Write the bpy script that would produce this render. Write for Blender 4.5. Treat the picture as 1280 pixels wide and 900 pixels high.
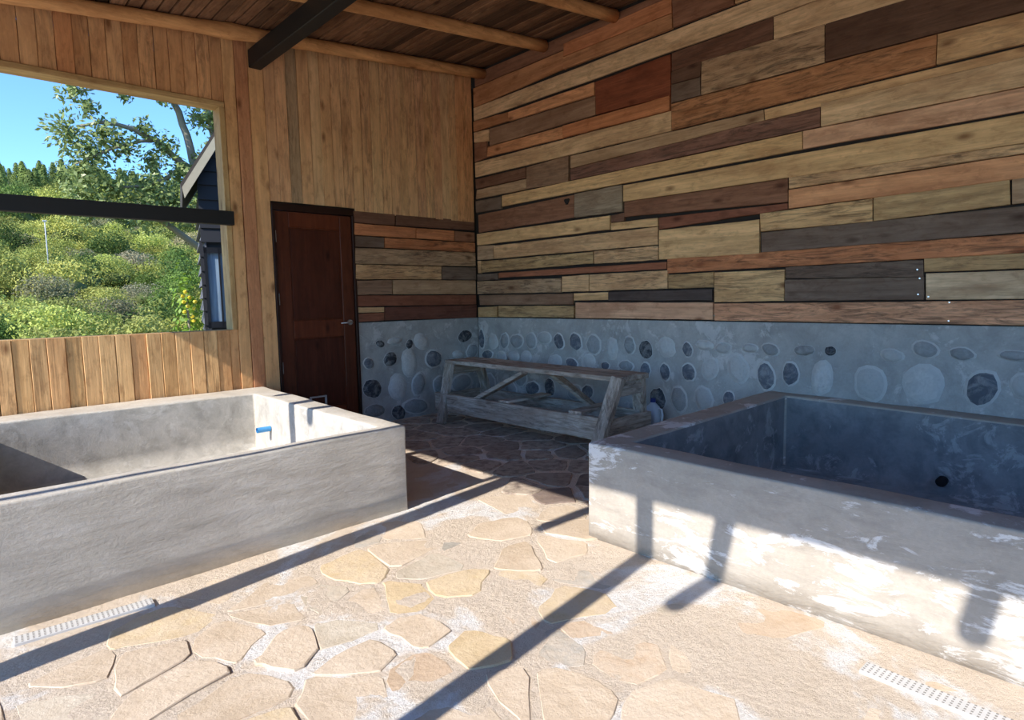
import bpy, bmesh, math, random
import numpy as np
from mathutils import Vector, Matrix, noise

random.seed(7)
rng = np.random.default_rng(7)
scene = bpy.context.scene
COL = scene.collection
for o in list(bpy.data.objects):
    bpy.data.objects.remove(o)

# ------------------------------------------------------------------ camera
cam_data = bpy.data.cameras.new('camera')
cam_data.sensor_width = 36.0
cam_data.lens = 777.97 / 1280 * 36.0
cam_data.clip_start = 0.05
cam_data.clip_end = 2000
cam = bpy.data.objects.new('camera', cam_data)
COL.objects.link(cam)
YAW, PITCH, ROLL = math.radians(47.255), math.radians(5.748), math.radians(1.066)
fw = Vector((math.cos(PITCH) * math.cos(YAW), math.cos(PITCH) * math.sin(YAW), -math.sin(PITCH)))
rt0 = Vector((math.sin(YAW), -math.cos(YAW), 0))
dn0 = fw.cross(rt0)
rt = math.cos(ROLL) * rt0 + math.sin(ROLL) * dn0
dn = -math.sin(ROLL) * rt0 + math.cos(ROLL) * dn0
m = Matrix((rt, -dn, -fw)).transposed().to_4x4()
m.translation = Vector((0, 0, 1.2))
cam.matrix_world = m
scene.camera = cam

# ------------------------------------------------------------------ sky, sun, exposure
SUN_EL, SUN_AZ = math.radians(35.5), math.radians(8.4)     # light travels towards azimuth 8.4 deg from +X
world = bpy.data.worlds.new('sky')
scene.world = world
world.use_nodes = True
wn = world.node_tree
wn.nodes.clear()
w_out = wn.nodes.new('ShaderNodeOutputWorld')
w_bg = wn.nodes.new('ShaderNodeBackground')
w_sky = wn.nodes.new('ShaderNodeTexSky')
w_sky.sky_type = 'NISHITA'
w_sky.sun_disc = False
w_sky.sun_elevation = SUN_EL
w_sky.sun_rotation = math.radians(270 - 8.4)
w_sky.altitude = 500
w_sky.air_density = 1.0
w_sky.dust_density = 0.0
w_sky.ozone_density = 4.0
w_bg.inputs['Strength'].default_value = 0.17
w_tint = wn.nodes.new('ShaderNodeMix')
w_tint.data_type = 'RGBA'
w_tint.blend_type = 'MULTIPLY'
w_tint.inputs[0].default_value = 1.0
w_tint.inputs[7].default_value = (0.70, 0.93, 1.14, 1)
wn.links.new(w_sky.outputs[0], w_tint.inputs[6])
wn.links.new(w_tint.outputs[2], w_bg.inputs['Color'])
wn.links.new(w_bg.outputs[0], w_out.inputs['Surface'])

sun_d = bpy.data.lights.new('sun', 'SUN')
sun_d.energy = 4.0
sun_d.angle = math.radians(0.4)
sun_d.color = (1.0, 0.945, 0.88)
sun = bpy.data.objects.new('sun', sun_d)
COL.objects.link(sun)
sd = Vector((math.cos(SUN_EL) * math.cos(SUN_AZ), math.cos(SUN_EL) * math.sin(SUN_AZ), -math.sin(SUN_EL)))
sun.rotation_euler = sd.to_track_quat('-Z', 'Y').to_euler()
sun.location = (-20, -3, 15)

vs = scene.view_settings
vs.view_transform = 'Standard'
vs.look = 'None'
vs.gamma = 1.0
vs.use_curve_mapping = False
vs.exposure = 0.88

# ------------------------------------------------------------------ helpers
def lin(r, g, b):
    f = lambda c: c / 255 / 12.92 if c / 255 <= 0.04045 else ((c / 255 + 0.055) / 1.055) ** 2.4
    return (f(r), f(g), f(b))

def new_obj(name, verts, faces, mat=None, parent=None, smooth=False, origin=None, mats=None, midx=None):
    """One mesh object; verts in world coordinates, origin moved to `origin`."""
    v = np.asarray(verts, dtype=float)
    if origin is None:
        origin = (0, 0, 0)
    v = v - np.asarray(origin)
    me = bpy.data.meshes.new(name)
    me.from_pydata([tuple(p) for p in v], [], faces)
    me.update()
    o = bpy.data.objects.new(name, me)
    COL.objects.link(o)
    if mats:
        for mm in mats:
            me.materials.append(mm)
        if midx is not None:
            me.polygons.foreach_set('material_index', midx)
    elif mat:
        me.materials.append(mat)
    if smooth:
        me.polygons.foreach_set('use_smooth', [True] * len(me.polygons))
    o.location = origin
    if parent is not None:
        o.parent = parent
        o.location = Vector(origin) - world_loc(parent)
    return o

def world_loc(o):
    p = Vector(o.location)
    while o.parent is not None:
        o = o.parent
        p += Vector(o.location)
    return p

def from_bm(name, bm, mat=None, parent=None, origin=(0, 0, 0), smooth=False):
    for v in bm.verts:
        v.co -= Vector(origin)
    me = bpy.data.meshes.new(name)
    bm.to_mesh(me)
    bm.free()
    if mat:
        me.materials.append(mat)
    if smooth:
        me.polygons.foreach_set('use_smooth', [True] * len(me.polygons))
    o = bpy.data.objects.new(name, me)
    COL.objects.link(o)
    o.location = origin
    if parent is not None:
        o.parent = parent
        o.location = Vector(origin) - world_loc(parent)
    return o

def tag(o, label, cat, group=None):
    o['label'] = label
    o['category'] = cat
    if group:
        o['group'] = group
    return o

def structure(o, label=None):
    o['kind'] = 'structure'
    if label:
        o['label'] = label
    return o

def empty(name, loc):
    o = bpy.data.objects.new(name, None)
    COL.objects.link(o)
    o.location = loc
    o.empty_display_size = 0.2
    return o

def box_bm(x0, x1, y0, y1, z0, z1, bevel=0.0, seg=1):
    bm = bmesh.new()
    bmesh.ops.create_cube(bm, size=1)
    for v in bm.verts:
        v.co = Vector(((x0 + x1) / 2 + v.co.x * (x1 - x0), (y0 + y1) / 2 + v.co.y * (y1 - y0), (z0 + z1) / 2 + v.co.z * (z1 - z0)))
    if bevel > 0:
        bmesh.ops.bevel(bm, geom=bm.edges[:], offset=bevel, segments=seg, affect='EDGES', profile=0.5)
    return bm

def box(name, x0, x1, y0, y1, z0, z1, mat, parent=None, bevel=0.0, color=None, seg=1):
    bm = box_bm(x0, x1, y0, y1, z0, z1, bevel, seg)
    o = from_bm(name, bm, mat, parent, ((x0 + x1) / 2, (y0 + y1) / 2, (z0 + z1) / 2))
    if color:
        o.color = color
    return o

def bar_bm(a, b, w, t, up=(0, 0, 1), bevel=0.004, jit=0.0, cuts=0):
    """Rectangular bar from a to b, w across `up` x axis, t along up."""
    a, b = Vector(a), Vector(b)
    d = (b - a)
    L = d.length
    d.normalize()
    s = d.cross(Vector(up)).normalized()
    u = s.cross(d).normalized()
    bm = bmesh.new()
    bmesh.ops.create_cube(bm, size=1)
    for v in bm.verts:
        v.co = Vector((v.co.x * L, v.co.y * w, v.co.z * t))
    if cuts:
        es = [e for e in bm.edges if abs(e.verts[0].co.x - e.verts[1].co.x) > 0.5 * L]
        bmesh.ops.subdivide_edges(bm, edges=es, cuts=cuts)
        for v in bm.verts:
            v.co.y += random.uniform(-jit, jit)
            v.co.z += random.uniform(-jit, jit)
    if bevel:
        bmesh.ops.bevel(bm, geom=bm.edges[:], offset=bevel, segments=1, affect='EDGES')
    R = Matrix((d, s, u)).transposed().to_4x4()
    R.translation = (a + b) / 2
    bm.transform(R)
    return bm

def tube(pts, radii, n=10, cap=True):
    """verts, faces of a tube through pts."""
    pts = [Vector(p) for p in pts]
    vs_, fs = [], []
    prev = None
    for i, p in enumerate(pts):
        t = (pts[min(i + 1, len(pts) - 1)] - pts[max(i - 1, 0)]).normalized()
        if prev is None:
            a = t.orthogonal().normalized()
        else:
            a = (prev - t * prev.dot(t)).normalized()
        prev = a
        b = t.cross(a)
        for k in range(n):
            an = 2 * math.pi * k / n
            vs_.append(p + (a * math.cos(an) + b * math.sin(an)) * radii[i])
    for i in range(len(pts) - 1):
        for k in range(n):
            fs.append((i * n + k, i * n + (k + 1) % n, (i + 1) * n + (k + 1) % n, (i + 1) * n + k))
    if cap:
        fs.append(tuple(range(n - 1, -1, -1)))
        fs.append(tuple(range((len(pts) - 1) * n, len(pts) * n)))
    return [tuple(v) for v in vs_], fs

# ------------------------------------------------------------------ materials
class NT:
    def __init__(self, name):
        self.m = bpy.data.materials.new(name)
        self.m.use_nodes = True
        self.t = self.m.node_tree
        self.t.nodes.clear()
        self.out = self.n('ShaderNodeOutputMaterial')
        self.b = self.n('ShaderNodeBsdfPrincipled')
        self.l(self.b.outputs[0], self.out.inputs['Surface'])
    def n(self, kind, **kw):
        nd = self.t.nodes.new(kind)
        for k, v in kw.items():
            setattr(nd, k, v)
        return nd
    def l(self, a, b):
        self.t.links.new(a, b)
    def coord(self, which='Object', scale=(1, 1, 1), rand=False):
        tc = self.n('ShaderNodeTexCoord')
        mp = self.n('ShaderNodeMapping')
        mp.inputs['Scale'].default_value = scale
        self.l(tc.outputs[which], mp.inputs['Vector'])
        if rand:
            oi = self.n('ShaderNodeObjectInfo')
            mu = self.n('ShaderNodeMath', operation='MULTIPLY')
            mu.inputs[1].default_value = 53.0
            self.l(oi.outputs['Random'], mu.inputs[0])
            self.l(mu.outputs[0], mp.inputs['Location'])
        return mp.outputs[0]
    def noise(self, vec, scale, detail=6, rough=0.6, dist=0.0):
        nd = self.n('ShaderNodeTexNoise')
        nd.inputs['Scale'].default_value = scale
        nd.inputs['Detail'].default_value = detail
        nd.inputs['Roughness'].default_value = rough
        nd.inputs['Distortion'].default_value = dist
        self.l(vec, nd.inputs['Vector'])
        return nd.outputs['Fac']
    def ramp(self, fac, stops):
        nd = self.n('ShaderNodeValToRGB')
        el = nd.color_ramp.elements
        while len(el) < len(stops):
            el.new(0.5)
        for e, (p, c) in zip(el, stops):
            e.position = p
            e.color = (*c, 1) if len(c) == 3 else c
        self.l(fac, nd.inputs['Fac'])
        return nd.outputs['Color']
    def gray(self, fac, a, b, va=0.0, vb=1.0):
        nd = self.n('ShaderNodeMapRange')
        nd.inputs['From Min'].default_value = a
        nd.inputs['From Max'].default_value = b
        nd.inputs['To Min'].default_value = va
        nd.inputs['To Max'].default_value = vb
        self.l(fac, nd.inputs['Value'])
        return nd.outputs[0]
    def mix(self, fac, a, b, mode='MIX'):
        nd = self.n('ShaderNodeMix', data_type='RGBA', blend_type=mode)
        for s, v in ((0, fac), (6, a), (7, b)):
            if isinstance(v, (int, float)):
                nd.inputs[s].default_value = v
            elif isinstance(v, tuple):
                nd.inputs[s].default_value = (*v, 1) if len(v) == 3 else v
            else:
                self.l(v, nd.inputs[s])
        return nd.outputs[2]
    def math(self, op, a, b=None):
        nd = self.n('ShaderNodeMath', operation=op)
        for i, v in enumerate((a, b)):
            if v is None:
                continue
            if isinstance(v, (int, float)):
                nd.inputs[i].default_value = v
            else:
                self.l(v, nd.inputs[i])
        return nd.outputs[0]
    def bump(self, h, dist=0.01, strength=1.0):
        nd = self.n('ShaderNodeBump')
        nd.inputs['Distance'].default_value = dist
        nd.inputs['Strength'].default_value = strength
        self.l(h, nd.inputs['Height'])
        self.l(nd.outputs[0], self.b.inputs['Normal'])
    def base(self, c):
        if isinstance(c, tuple):
            self.b.inputs['Base Color'].default_value = (*c, 1)
        else:
            self.l(c, self.b.inputs['Base Color'])
    def rough(self, r):
        if isinstance(r, (int, float)):
            self.b.inputs['Roughness'].default_value = r
        else:
            self.l(r, self.b.inputs['Roughness'])

def plain(name, col, rough=0.6, metal=0.0):
    t = NT(name)
    v = t.coord()
    f = t.noise(v, 9, 4)
    t.base(t.mix(0.25, tuple(col), t.ramp(f, [(0.3, tuple(c * 0.7 for c in col)), (0.7, tuple(min(1, c * 1.2) for c in col))])))
    t.rough(rough)
    t.b.inputs['Metallic'].default_value = metal
    return t.m

def wood(name, axis, contrast=1.0, rough=0.75, bump=0.004, fine=1.0):
    """Board wood: colour from the object colour, alpha = how clean the board is (1 clean, 0 weathered)."""
    t = NT(name)
    st = [14, 14, 14]
    st[axis] = 0.9
    v1 = t.coord('Object', tuple(st), True)
    st2 = [90 * fine] * 3
    st2[axis] = 2.2
    v2 = t.coord('Object', tuple(st2), True)
    st3 = [4, 4, 4]
    st3[axis] = 1.1
    v3 = t.coord('Object', tuple(st3), True)
    g1 = t.noise(v1, 1.0, 8, 0.62, 1.2)
    g2 = t.noise(v2, 1.0, 4, 0.6, 0.3)
    bl = t.noise(v3, 1.0, 5, 0.6, 0.6)
    oi = t.n('ShaderNodeObjectInfo')
    col = oi.outputs['Color']
    wea = t.math('SUBTRACT', 1.0, oi.outputs['Alpha'])
    # broad grain: darker and lighter bands of the same hue
    dark = t.mix(1.0, col, (0.55, 0.48, 0.42), 'MULTIPLY')
    lite = t.mix(1.0, col, (1.18, 1.18, 1.16), 'MULTIPLY')
    c = t.mix(t.gray(g1, 0.36, 0.64), dark, lite)
    c = t.mix(0.60 * contrast, col, c)
    # blotches, broad and small
    c = t.mix(t.gray(bl, 0.46, 0.66, 0.0, 0.65), c, t.mix(1.0, col, (0.58, 0.48, 0.42), 'MULTIPLY'))
    st6 = [16, 16, 16]
    st6[axis] = 7.0
    sb_ = t.noise(t.coord('Object', tuple(st6), True), 1.0, 7, 0.7, 0.4)
    c = t.mix(t.gray(sb_, 0.52, 0.68, 0.0, 0.6), c, t.mix(1.0, col, (0.50, 0.40, 0.34), 'MULTIPLY'))
    c = t.mix(t.gray(sb_, 0.46, 0.28, 0.0, 0.40), c, t.mix(1.0, col, (1.25, 1.24, 1.20), 'MULTIPLY'))
    # fine grain lines
    c = t.mix(t.gray(g2, 0.52, 0.72, 0.0, 0.32 * contrast), c, t.mix(1.0, col, (0.45, 0.37, 0.32), 'MULTIPLY'))
    # weathered dark streaks
    st4 = [26, 26, 26]
    st4[axis] = 3.0
    v4 = t.coord('Object', tuple(st4), True)
    sp = t.noise(v4, 1.0, 9, 0.72, 1.6)
    stain = t.math('MULTIPLY', t.gray(sp, 0.47, 0.62), wea)
    c = t.mix(stain, c, (0.035, 0.024, 0.018))
    # knots
    st5 = [7, 7, 7]
    st5[axis] = 3.2
    v5 = t.coord('Object', tuple(st5), True)
    vo = t.n('ShaderNodeTexVoronoi')
    vo.inputs['Scale'].default_value = 0.8
    t.l(v5, vo.inputs['Vector'])
    kn = t.gray(vo.outputs['Distance'], 0.04, 0.16, 0.8, 0.0)
    c = t.mix(kn, c, t.mix(1.0, col, (0.22, 0.14, 0.10), 'MULTIPLY'))
    t.base(c)
    t.rough(rough)
    h = t.math('ADD', t.math('MULTIPLY', g1, 0.6), t.math('MULTIPLY', g2, 0.5))
    t.bump(h, bump)
    t.b.inputs['Specular IOR Level'].default_value = 0.25
    return t.m

def concrete(name, c0, c1, c2, stain=0.0, bump=0.006, scale=1.0, streak=(1, 1, 1)):
    t = NT(name)
    v = t.coord('Object', (scale, scale, scale))
    vs_ = t.coord('Object', streak)
    a = t.noise(v, 2.6, 8, 0.62, 0.5)
    b = t.noise(vs_, 7.0, 8, 0.65, 0.4)
    d = t.noise(v, 60, 5, 0.7)
    c = t.mix(t.gray(a, 0.35, 0.65), c0, c1)
    c = t.mix(t.gray(b, 0.45, 0.75, 0.0, 0.75), c, c2)
    c = t.mix(t.gray(d, 0.35, 0.75, 0.0, 0.25), c, tuple(x * 0.55 for x in c0))
    if stain:
        s = t.noise(vs_, 6.5, 10, 0.72, 0.5)
        m2 = t.noise(v, 1.9, 3, 0.5)
        s = t.math('ADD', s, t.gray(m2, 0.4, 0.62, -0.07, 0.055))
        c = t.mix(t.gray(s, 0.545, 0.60, 0.0, stain), c, (0.78, 0.76, 0.72))
    t.base(c)
    t.rough(0.85)
    h = t.math('ADD', t.math('MULTIPLY', b, 0.9), t.math('MULTIPLY', d, 0.25))
    t.bump(h, bump)
    t.b.inputs['Specular IOR Level'].default_value = 0.2
    return t.m

WOOD_X = wood('wood_grain_x', 0)
WOOD_Y = wood('wood_grain_y', 1)
WOOD_Z = wood('wood_grain_z', 2, 0.6)
WOOD_ROOF = wood('roof_board_wood', 1, 1.2, 0.9)
WOOD_POLE = wood('peeled_pole_wood', 0, 0.8, 0.7)
WOOD_BENCH = wood('weathered_bench_wood', 1, 1.4, 0.9, 0.008)
WOOD_BENCH_X = wood('weathered_bench_wood_x', 0, 1.4, 0.9, 0.008)
WOOD_BENCH_Z = wood('weathered_bench_wood_z', 2, 1.4, 0.9, 0.008)
WOOD_DOOR = wood('stained_door_wood', 2, 1.1, 0.42, 0.002)
BACKING = plain('dark_backing', (0.02, 0.014, 0.01), 0.9)
BLACK_WOOD = plain('black_painted_timber', (0.006, 0.006, 0.006), 0.6)
CONC_L = concrete('trowelled_concrete_warm', lin(194, 186, 172), lin(210, 202, 188), lin(168, 160, 147), 0.15, 0.010, 1.0, (0.5, 0.5, 2.4))
CONC_R = concrete('limewashed_concrete', lin(172, 164, 151), lin(186, 177, 164), lin(150, 142, 131), 0.85, 0.006, 1.0, (0.7, 0.7, 2.2))
CONC_IN = concrete('stained_concrete', lin(178, 173, 163), lin(202, 196, 185), lin(132, 128, 120), 0.2, 0.004)
PLINTH = concrete('cement_render', lin(162, 160, 155), lin(186, 184, 178), lin(140, 138, 135), 0.35, 0.006, 1.3)
STEEL = plain('steel', (0.6, 0.6, 0.6), 0.3, 1.0)
GALV = plain('galvanised_steel', (0.55, 0.56, 0.57), 0.45, 0.6)

CC = {  # plank colours, sRGB
    'cream': (206, 170, 126), 'yellow': (200, 160, 108), 'tan': (184, 146, 102), 'gcream': (190, 162, 126),
    'pink': (184, 140, 106), 'orange': (172, 110, 68), 'orange2': (196, 138, 92), 'orbrown': (160, 110, 70),
    'brown': (124, 84, 60), 'dbrown': (104, 72, 54), 'gbrown': (130, 100, 76), 'gtan': (156, 126, 94),
    'dgrey': (104, 86, 72), 'grey': (134, 116, 94), 'dark': (92, 66, 50), 'red': (118, 62, 36), 'red2': (122, 74, 52),
    'red3': (140, 86, 58), 'redgrey': (118, 82, 66), 'dred': (96, 58, 44), 'olive': (164, 132, 88), 'black': (78, 66, 60),
    'redtan': (190, 136, 98),
}
def soft_cap(c):
    s = min(1.0, 0.82 / max(c))
    return [q * s for q in c]

def plank_color(code, j=0.06):
    wea = random.uniform(0.65, 0.95)
    if code.endswith('*'):
        code, wea = code[:-1], 0.35
    k = 1 + random.uniform(-j, j)
    c = lin(*CC[code])
    g = (c[0] + c[1] + c[2]) / 3
    return (*soft_cap([(q * 0.93 + g * 0.07) * k * 1.68 for q in c]), wea)

PLANKS_B = [
    ('dark', [5.019, 3.57, 3.544, 3.565, 3.545, 3.494, 5.023, 3.447]),
    ('orbrown', [5.32, 3.431, 4.015, 3.441, 4.017, 3.278, 5.32, 3.227]),
    ('orange', [4.014, 3.498, 2.873, 3.519, 2.872, 3.388, 4.016, 3.384]),
    ('orbrown', [4.016, 3.38, 2.866, 3.383, 2.861, 3.271, 4.017, 3.272]),
    ('brown', [2.867, 3.517, 2.353, 3.524, 2.348, 3.276, 2.855, 3.272]),
    ('tan', [2.348, 3.522, 1.415, 3.516, 1.406, 3.287, 2.343, 3.277]),
    ('cream', [5.32, 3.227, 1.773, 3.269, 1.768, 3.106, 5.32, 3.092]),
    ('orbrown', [5.32, 3.088, 4.766, 3.064, 4.769, 2.975, 5.32, 2.977]),
    ('orange2', [4.766, 3.062, 3.649, 3.068, 3.65, 2.957, 4.769, 2.971]),
    ('cream', [5.32, 2.971, 5.074, 2.958, 5.071, 2.835, 5.32, 2.864]),
    ('brown', [5.32, 2.859, 5.117, 2.844, 5.108, 2.674, 5.32, 2.661]),
    ('gbrown', [5.063, 2.96, 3.64, 2.951, 3.641, 2.788, 5.069, 2.784]),
    ('orange2', [5.098, 2.78, 4.03, 2.771, 4.031, 2.663, 5.108, 2.679]),
    ('orange', [4.03, 2.775, 2.883, 2.769, 2.882, 2.655, 4.031, 2.663]),
    ('red', [3.639, 3.066, 2.876, 3.083, 2.873, 2.765, 3.634, 2.786]),
    ('cream', [5.32, 2.655, 2.87, 2.652, 2.869, 2.495, 5.32, 2.5]),
    ('dbrown', [2.87, 3.089, 2.059, 3.099, 2.06, 2.944, 2.869, 2.95]),
    ('dark', [2.868, 2.947, 2.61, 2.955, 2.613, 2.844, 2.868, 2.852]),
    ('dgrey', [2.872, 2.851, 2.618, 2.842, 2.613, 2.707, 2.87, 2.708]),
    ('gtan*', [2.609, 2.952, 1.715, 2.942, 1.708, 2.697, 2.609, 2.706]),
    ('cream', [2.059, 3.097, 1.237, 3.128, 1.228, 2.921, 2.055, 2.943]),
    ('dark', [1.708, 2.937, -1.6, 2.876, -1.6, 2.641, 1.705, 2.696]),
    ('orbrown*', [2.87, 2.703, 1.081, 2.683, 1.08, 2.506, 2.865, 2.496]),
    ('tan', [1.079, 2.681, -1.6, 2.624, -1.6, 2.491, 1.078, 2.508]),
    ('gtan', [3.944, 2.489, 2.115, 2.49, 2.107, 2.411, 3.945, 2.375]),
    ('tan', [2.112, 2.49, -1.6, 2.506, -1.6, 2.45, 2.104, 2.413]),
    ('redgrey*', [3.94, 2.371, 1.727, 2.421, 1.723, 2.291, 3.936, 2.265]),
    ('gbrown', [4.523, 2.478, 3.965, 2.497, 3.968, 2.26, 4.528, 2.267]),
    ('dbrown', [5.308, 2.478, 4.529, 2.479, 4.532, 2.374, 5.301, 2.373]),
    ('gtan', [5.301, 2.366, 4.532, 2.37, 4.534, 2.266, 5.32, 2.268]),
    ('yellow', [4.89, 2.252, 1.84, 2.285, 1.836, 2.164, 4.893, 2.14]),
    ('dgrey', [5.32, 2.249, 4.9, 2.248, 4.904, 2.119, 5.32, 2.121]),
    ('cream', [1.725, 2.444, -1.6, 2.427, -1.6, 2.27, 1.72, 2.289]),
    ('pink', [1.837, 2.287, -1.6, 2.268, -1.6, 2.135, 1.834, 2.165]),
    ('yellow', [3.342, 2.139, -1.6, 2.147, -1.6, 1.97, 3.342, 1.999]),
    ('brown', [5.285, 2.097, 3.9, 2.133, 3.902, 1.925, 5.281, 1.905]),
    ('grey', [3.894, 2.138, 3.349, 2.144, 3.349, 1.917, 3.897, 1.922]),
    ('brown', [3.326, 1.995, 1.928, 1.988, 1.924, 1.823, 3.326, 1.868]),
    ('dbrown', [3.474, 1.899, 3.33, 1.909, 3.33, 1.837, 3.475, 1.837]),
    ('yellow', [5.311, 1.896, 3.484, 1.9, 3.484, 1.777, 5.309, 1.771]),
    ('yellow', [3.475, 1.835, 2.99, 1.829, 2.989, 1.759, 3.475, 1.771]),
    ('red2', [2.977, 1.828, 1.924, 1.818, 1.923, 1.775, 2.972, 1.731]),
    ('tan*', [1.924, 1.993, -1.6, 1.962, -1.6, 1.95, 1.922, 1.913]),
    ('orange2', [1.923, 1.908, -1.6, 1.949, -1.6, 1.825, 1.92, 1.777]),
    ('tan', [5.037, 1.751, 2.987, 1.757, 2.986, 1.608, 5.041, 1.609]),
    ('gtan', [5.309, 1.766, 5.043, 1.758, 5.048, 1.609, 5.314, 1.612]),
    ('yellow', [2.976, 1.727, 2.127, 1.728, 2.122, 1.482, 2.975, 1.486]),
    ('yellow*', [2.123, 1.768, 1.389, 1.783, 1.383, 1.636, 2.115, 1.637]),
    ('olive', [1.386, 1.789, 0.704, 1.805, 0.694, 1.659, 1.381, 1.638]),
    ('gtan', [0.695, 1.806, -1.6, 1.85, -1.6, 1.712, 0.688, 1.66]),
    ('dgrey', [2.115, 1.633, -1.6, 1.669, -1.6, 1.525, 2.109, 1.487]),
    ('olive*', [5.248, 1.597, 3.674, 1.599, 3.675, 1.492, 5.252, 1.474]),
    ('tan', [5.315, 1.605, 5.255, 1.602, 5.26, 1.467, 5.309, 1.469]),
    ('tan*', [3.667, 1.603, 2.986, 1.602, 2.985, 1.483, 3.667, 1.487]),
    ('orange*', [2.898, 1.49, -1.6, 1.507, -1.6, 1.409, 2.897, 1.37]),
    ('red3', [4.965, 1.462, 2.901, 1.466, 2.901, 1.406, 4.967, 1.407]),
    ('dgrey', [5.32, 1.46, 4.976, 1.46, 4.978, 1.391, 5.32, 1.387]),
    ('gtan*', [5.32, 1.382, 4.066, 1.376, 4.068, 1.238, 5.32, 1.242]),
    ('tan', [4.058, 1.39, 3.727, 1.395, 3.728, 1.242, 4.06, 1.242]),
    ('tan*', [3.722, 1.395, 2.893, 1.398, 2.892, 1.247, 3.723, 1.242]),
    ('olive*', [2.888, 1.362, 2.483, 1.367, 2.481, 1.246, 2.887, 1.247]),
    ('yellow*', [2.478, 1.363, 1.936, 1.362, 1.934, 1.138, 2.474, 1.132]),
    ('dgrey*', [1.932, 1.378, 1.096, 1.382, 1.091, 1.276, 1.93, 1.294]),
    ('dgrey', [1.935, 1.29, 1.088, 1.279, 1.082, 1.136, 1.931, 1.138]),
    ('olive*', [1.095, 1.388, -1.6, 1.41, -1.6, 1.3, 1.091, 1.305]),
    ('gcream', [1.081, 1.299, -1.6, 1.303, -1.6, 1.142, 1.074, 1.137]),
    ('gbrown', [5.291, 1.23, 3.921, 1.228, 3.922, 1.121, 5.284, 1.122]),
    ('yellow', [3.915, 1.228, 3.506, 1.232, 3.506, 1.16, 3.916, 1.158]),
    ('black', [3.501, 1.232, 2.49, 1.236, 2.489, 1.146, 3.501, 1.154]),
    ('olive', [5.32, 1.098, 5.004, 1.109, 5.008, 0.992, 5.32, 0.989]),
    ('olive*', [4.976, 1.114, 3.908, 1.113, 3.91, 0.998, 4.973, 0.993]),
    ('pink', [3.889, 1.143, 2.483, 1.134, 2.481, 0.997, 3.891, 0.994]),
    ('redtan*', [2.478, 1.125, -1.6, 1.144, -1.6, 0.988, 2.472, 0.992]),
]
PLANKS_A = [
    ('dbrown', [2.95, 2.031, 3.401, 2.032, 3.396, 1.925, 2.953, 1.922]),
    ('dbrown', [3.414, 2.033, 4.41, 2.036, 4.41, 1.932, 3.409, 1.926]),
    ('orange', [2.953, 1.92, 3.639, 1.916, 3.634, 1.809, 2.947, 1.808]),
    ('orange', [3.645, 1.916, 4.128, 1.917, 4.124, 1.807, 3.641, 1.809]),
    ('brown', [4.135, 1.917, 4.41, 1.914, 4.41, 1.807, 4.131, 1.807]),
    ('dgrey', [2.956, 1.803, 3.267, 1.801, 3.262, 1.701, 2.951, 1.699]),
    ('orange*', [3.273, 1.801, 4.41, 1.801, 4.41, 1.699, 3.268, 1.701]),
    ('gtan*', [2.95, 1.691, 4.41, 1.696, 4.41, 1.543, 2.943, 1.54]),
    ('tan*', [2.949, 1.537, 3.944, 1.536, 3.939, 1.399, 2.942, 1.396]),
    ('dgrey', [3.951, 1.534, 4.41, 1.534, 4.41, 1.398, 3.946, 1.399]),
    ('gbrown', [2.941, 1.386, 3.342, 1.393, 3.336, 1.252, 2.935, 1.249]),
    ('gtan', [3.351, 1.393, 4.41, 1.395, 4.41, 1.241, 3.345, 1.25]),
    ('red2', [2.943, 1.244, 4.41, 1.235, 4.41, 1.129, 2.938, 1.14]),
    ('tan', [2.938, 1.135, 3.243, 1.13, 3.24, 1.079, 2.935, 1.078]),
    ('red2', [2.935, 1.072, 3.24, 1.076, 3.237, 0.998, 2.937, 0.992]),
    ('dred', [3.249, 1.127, 4.41, 1.126, 4.402, 0.984, 3.243, 0.998]),
]
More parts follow.
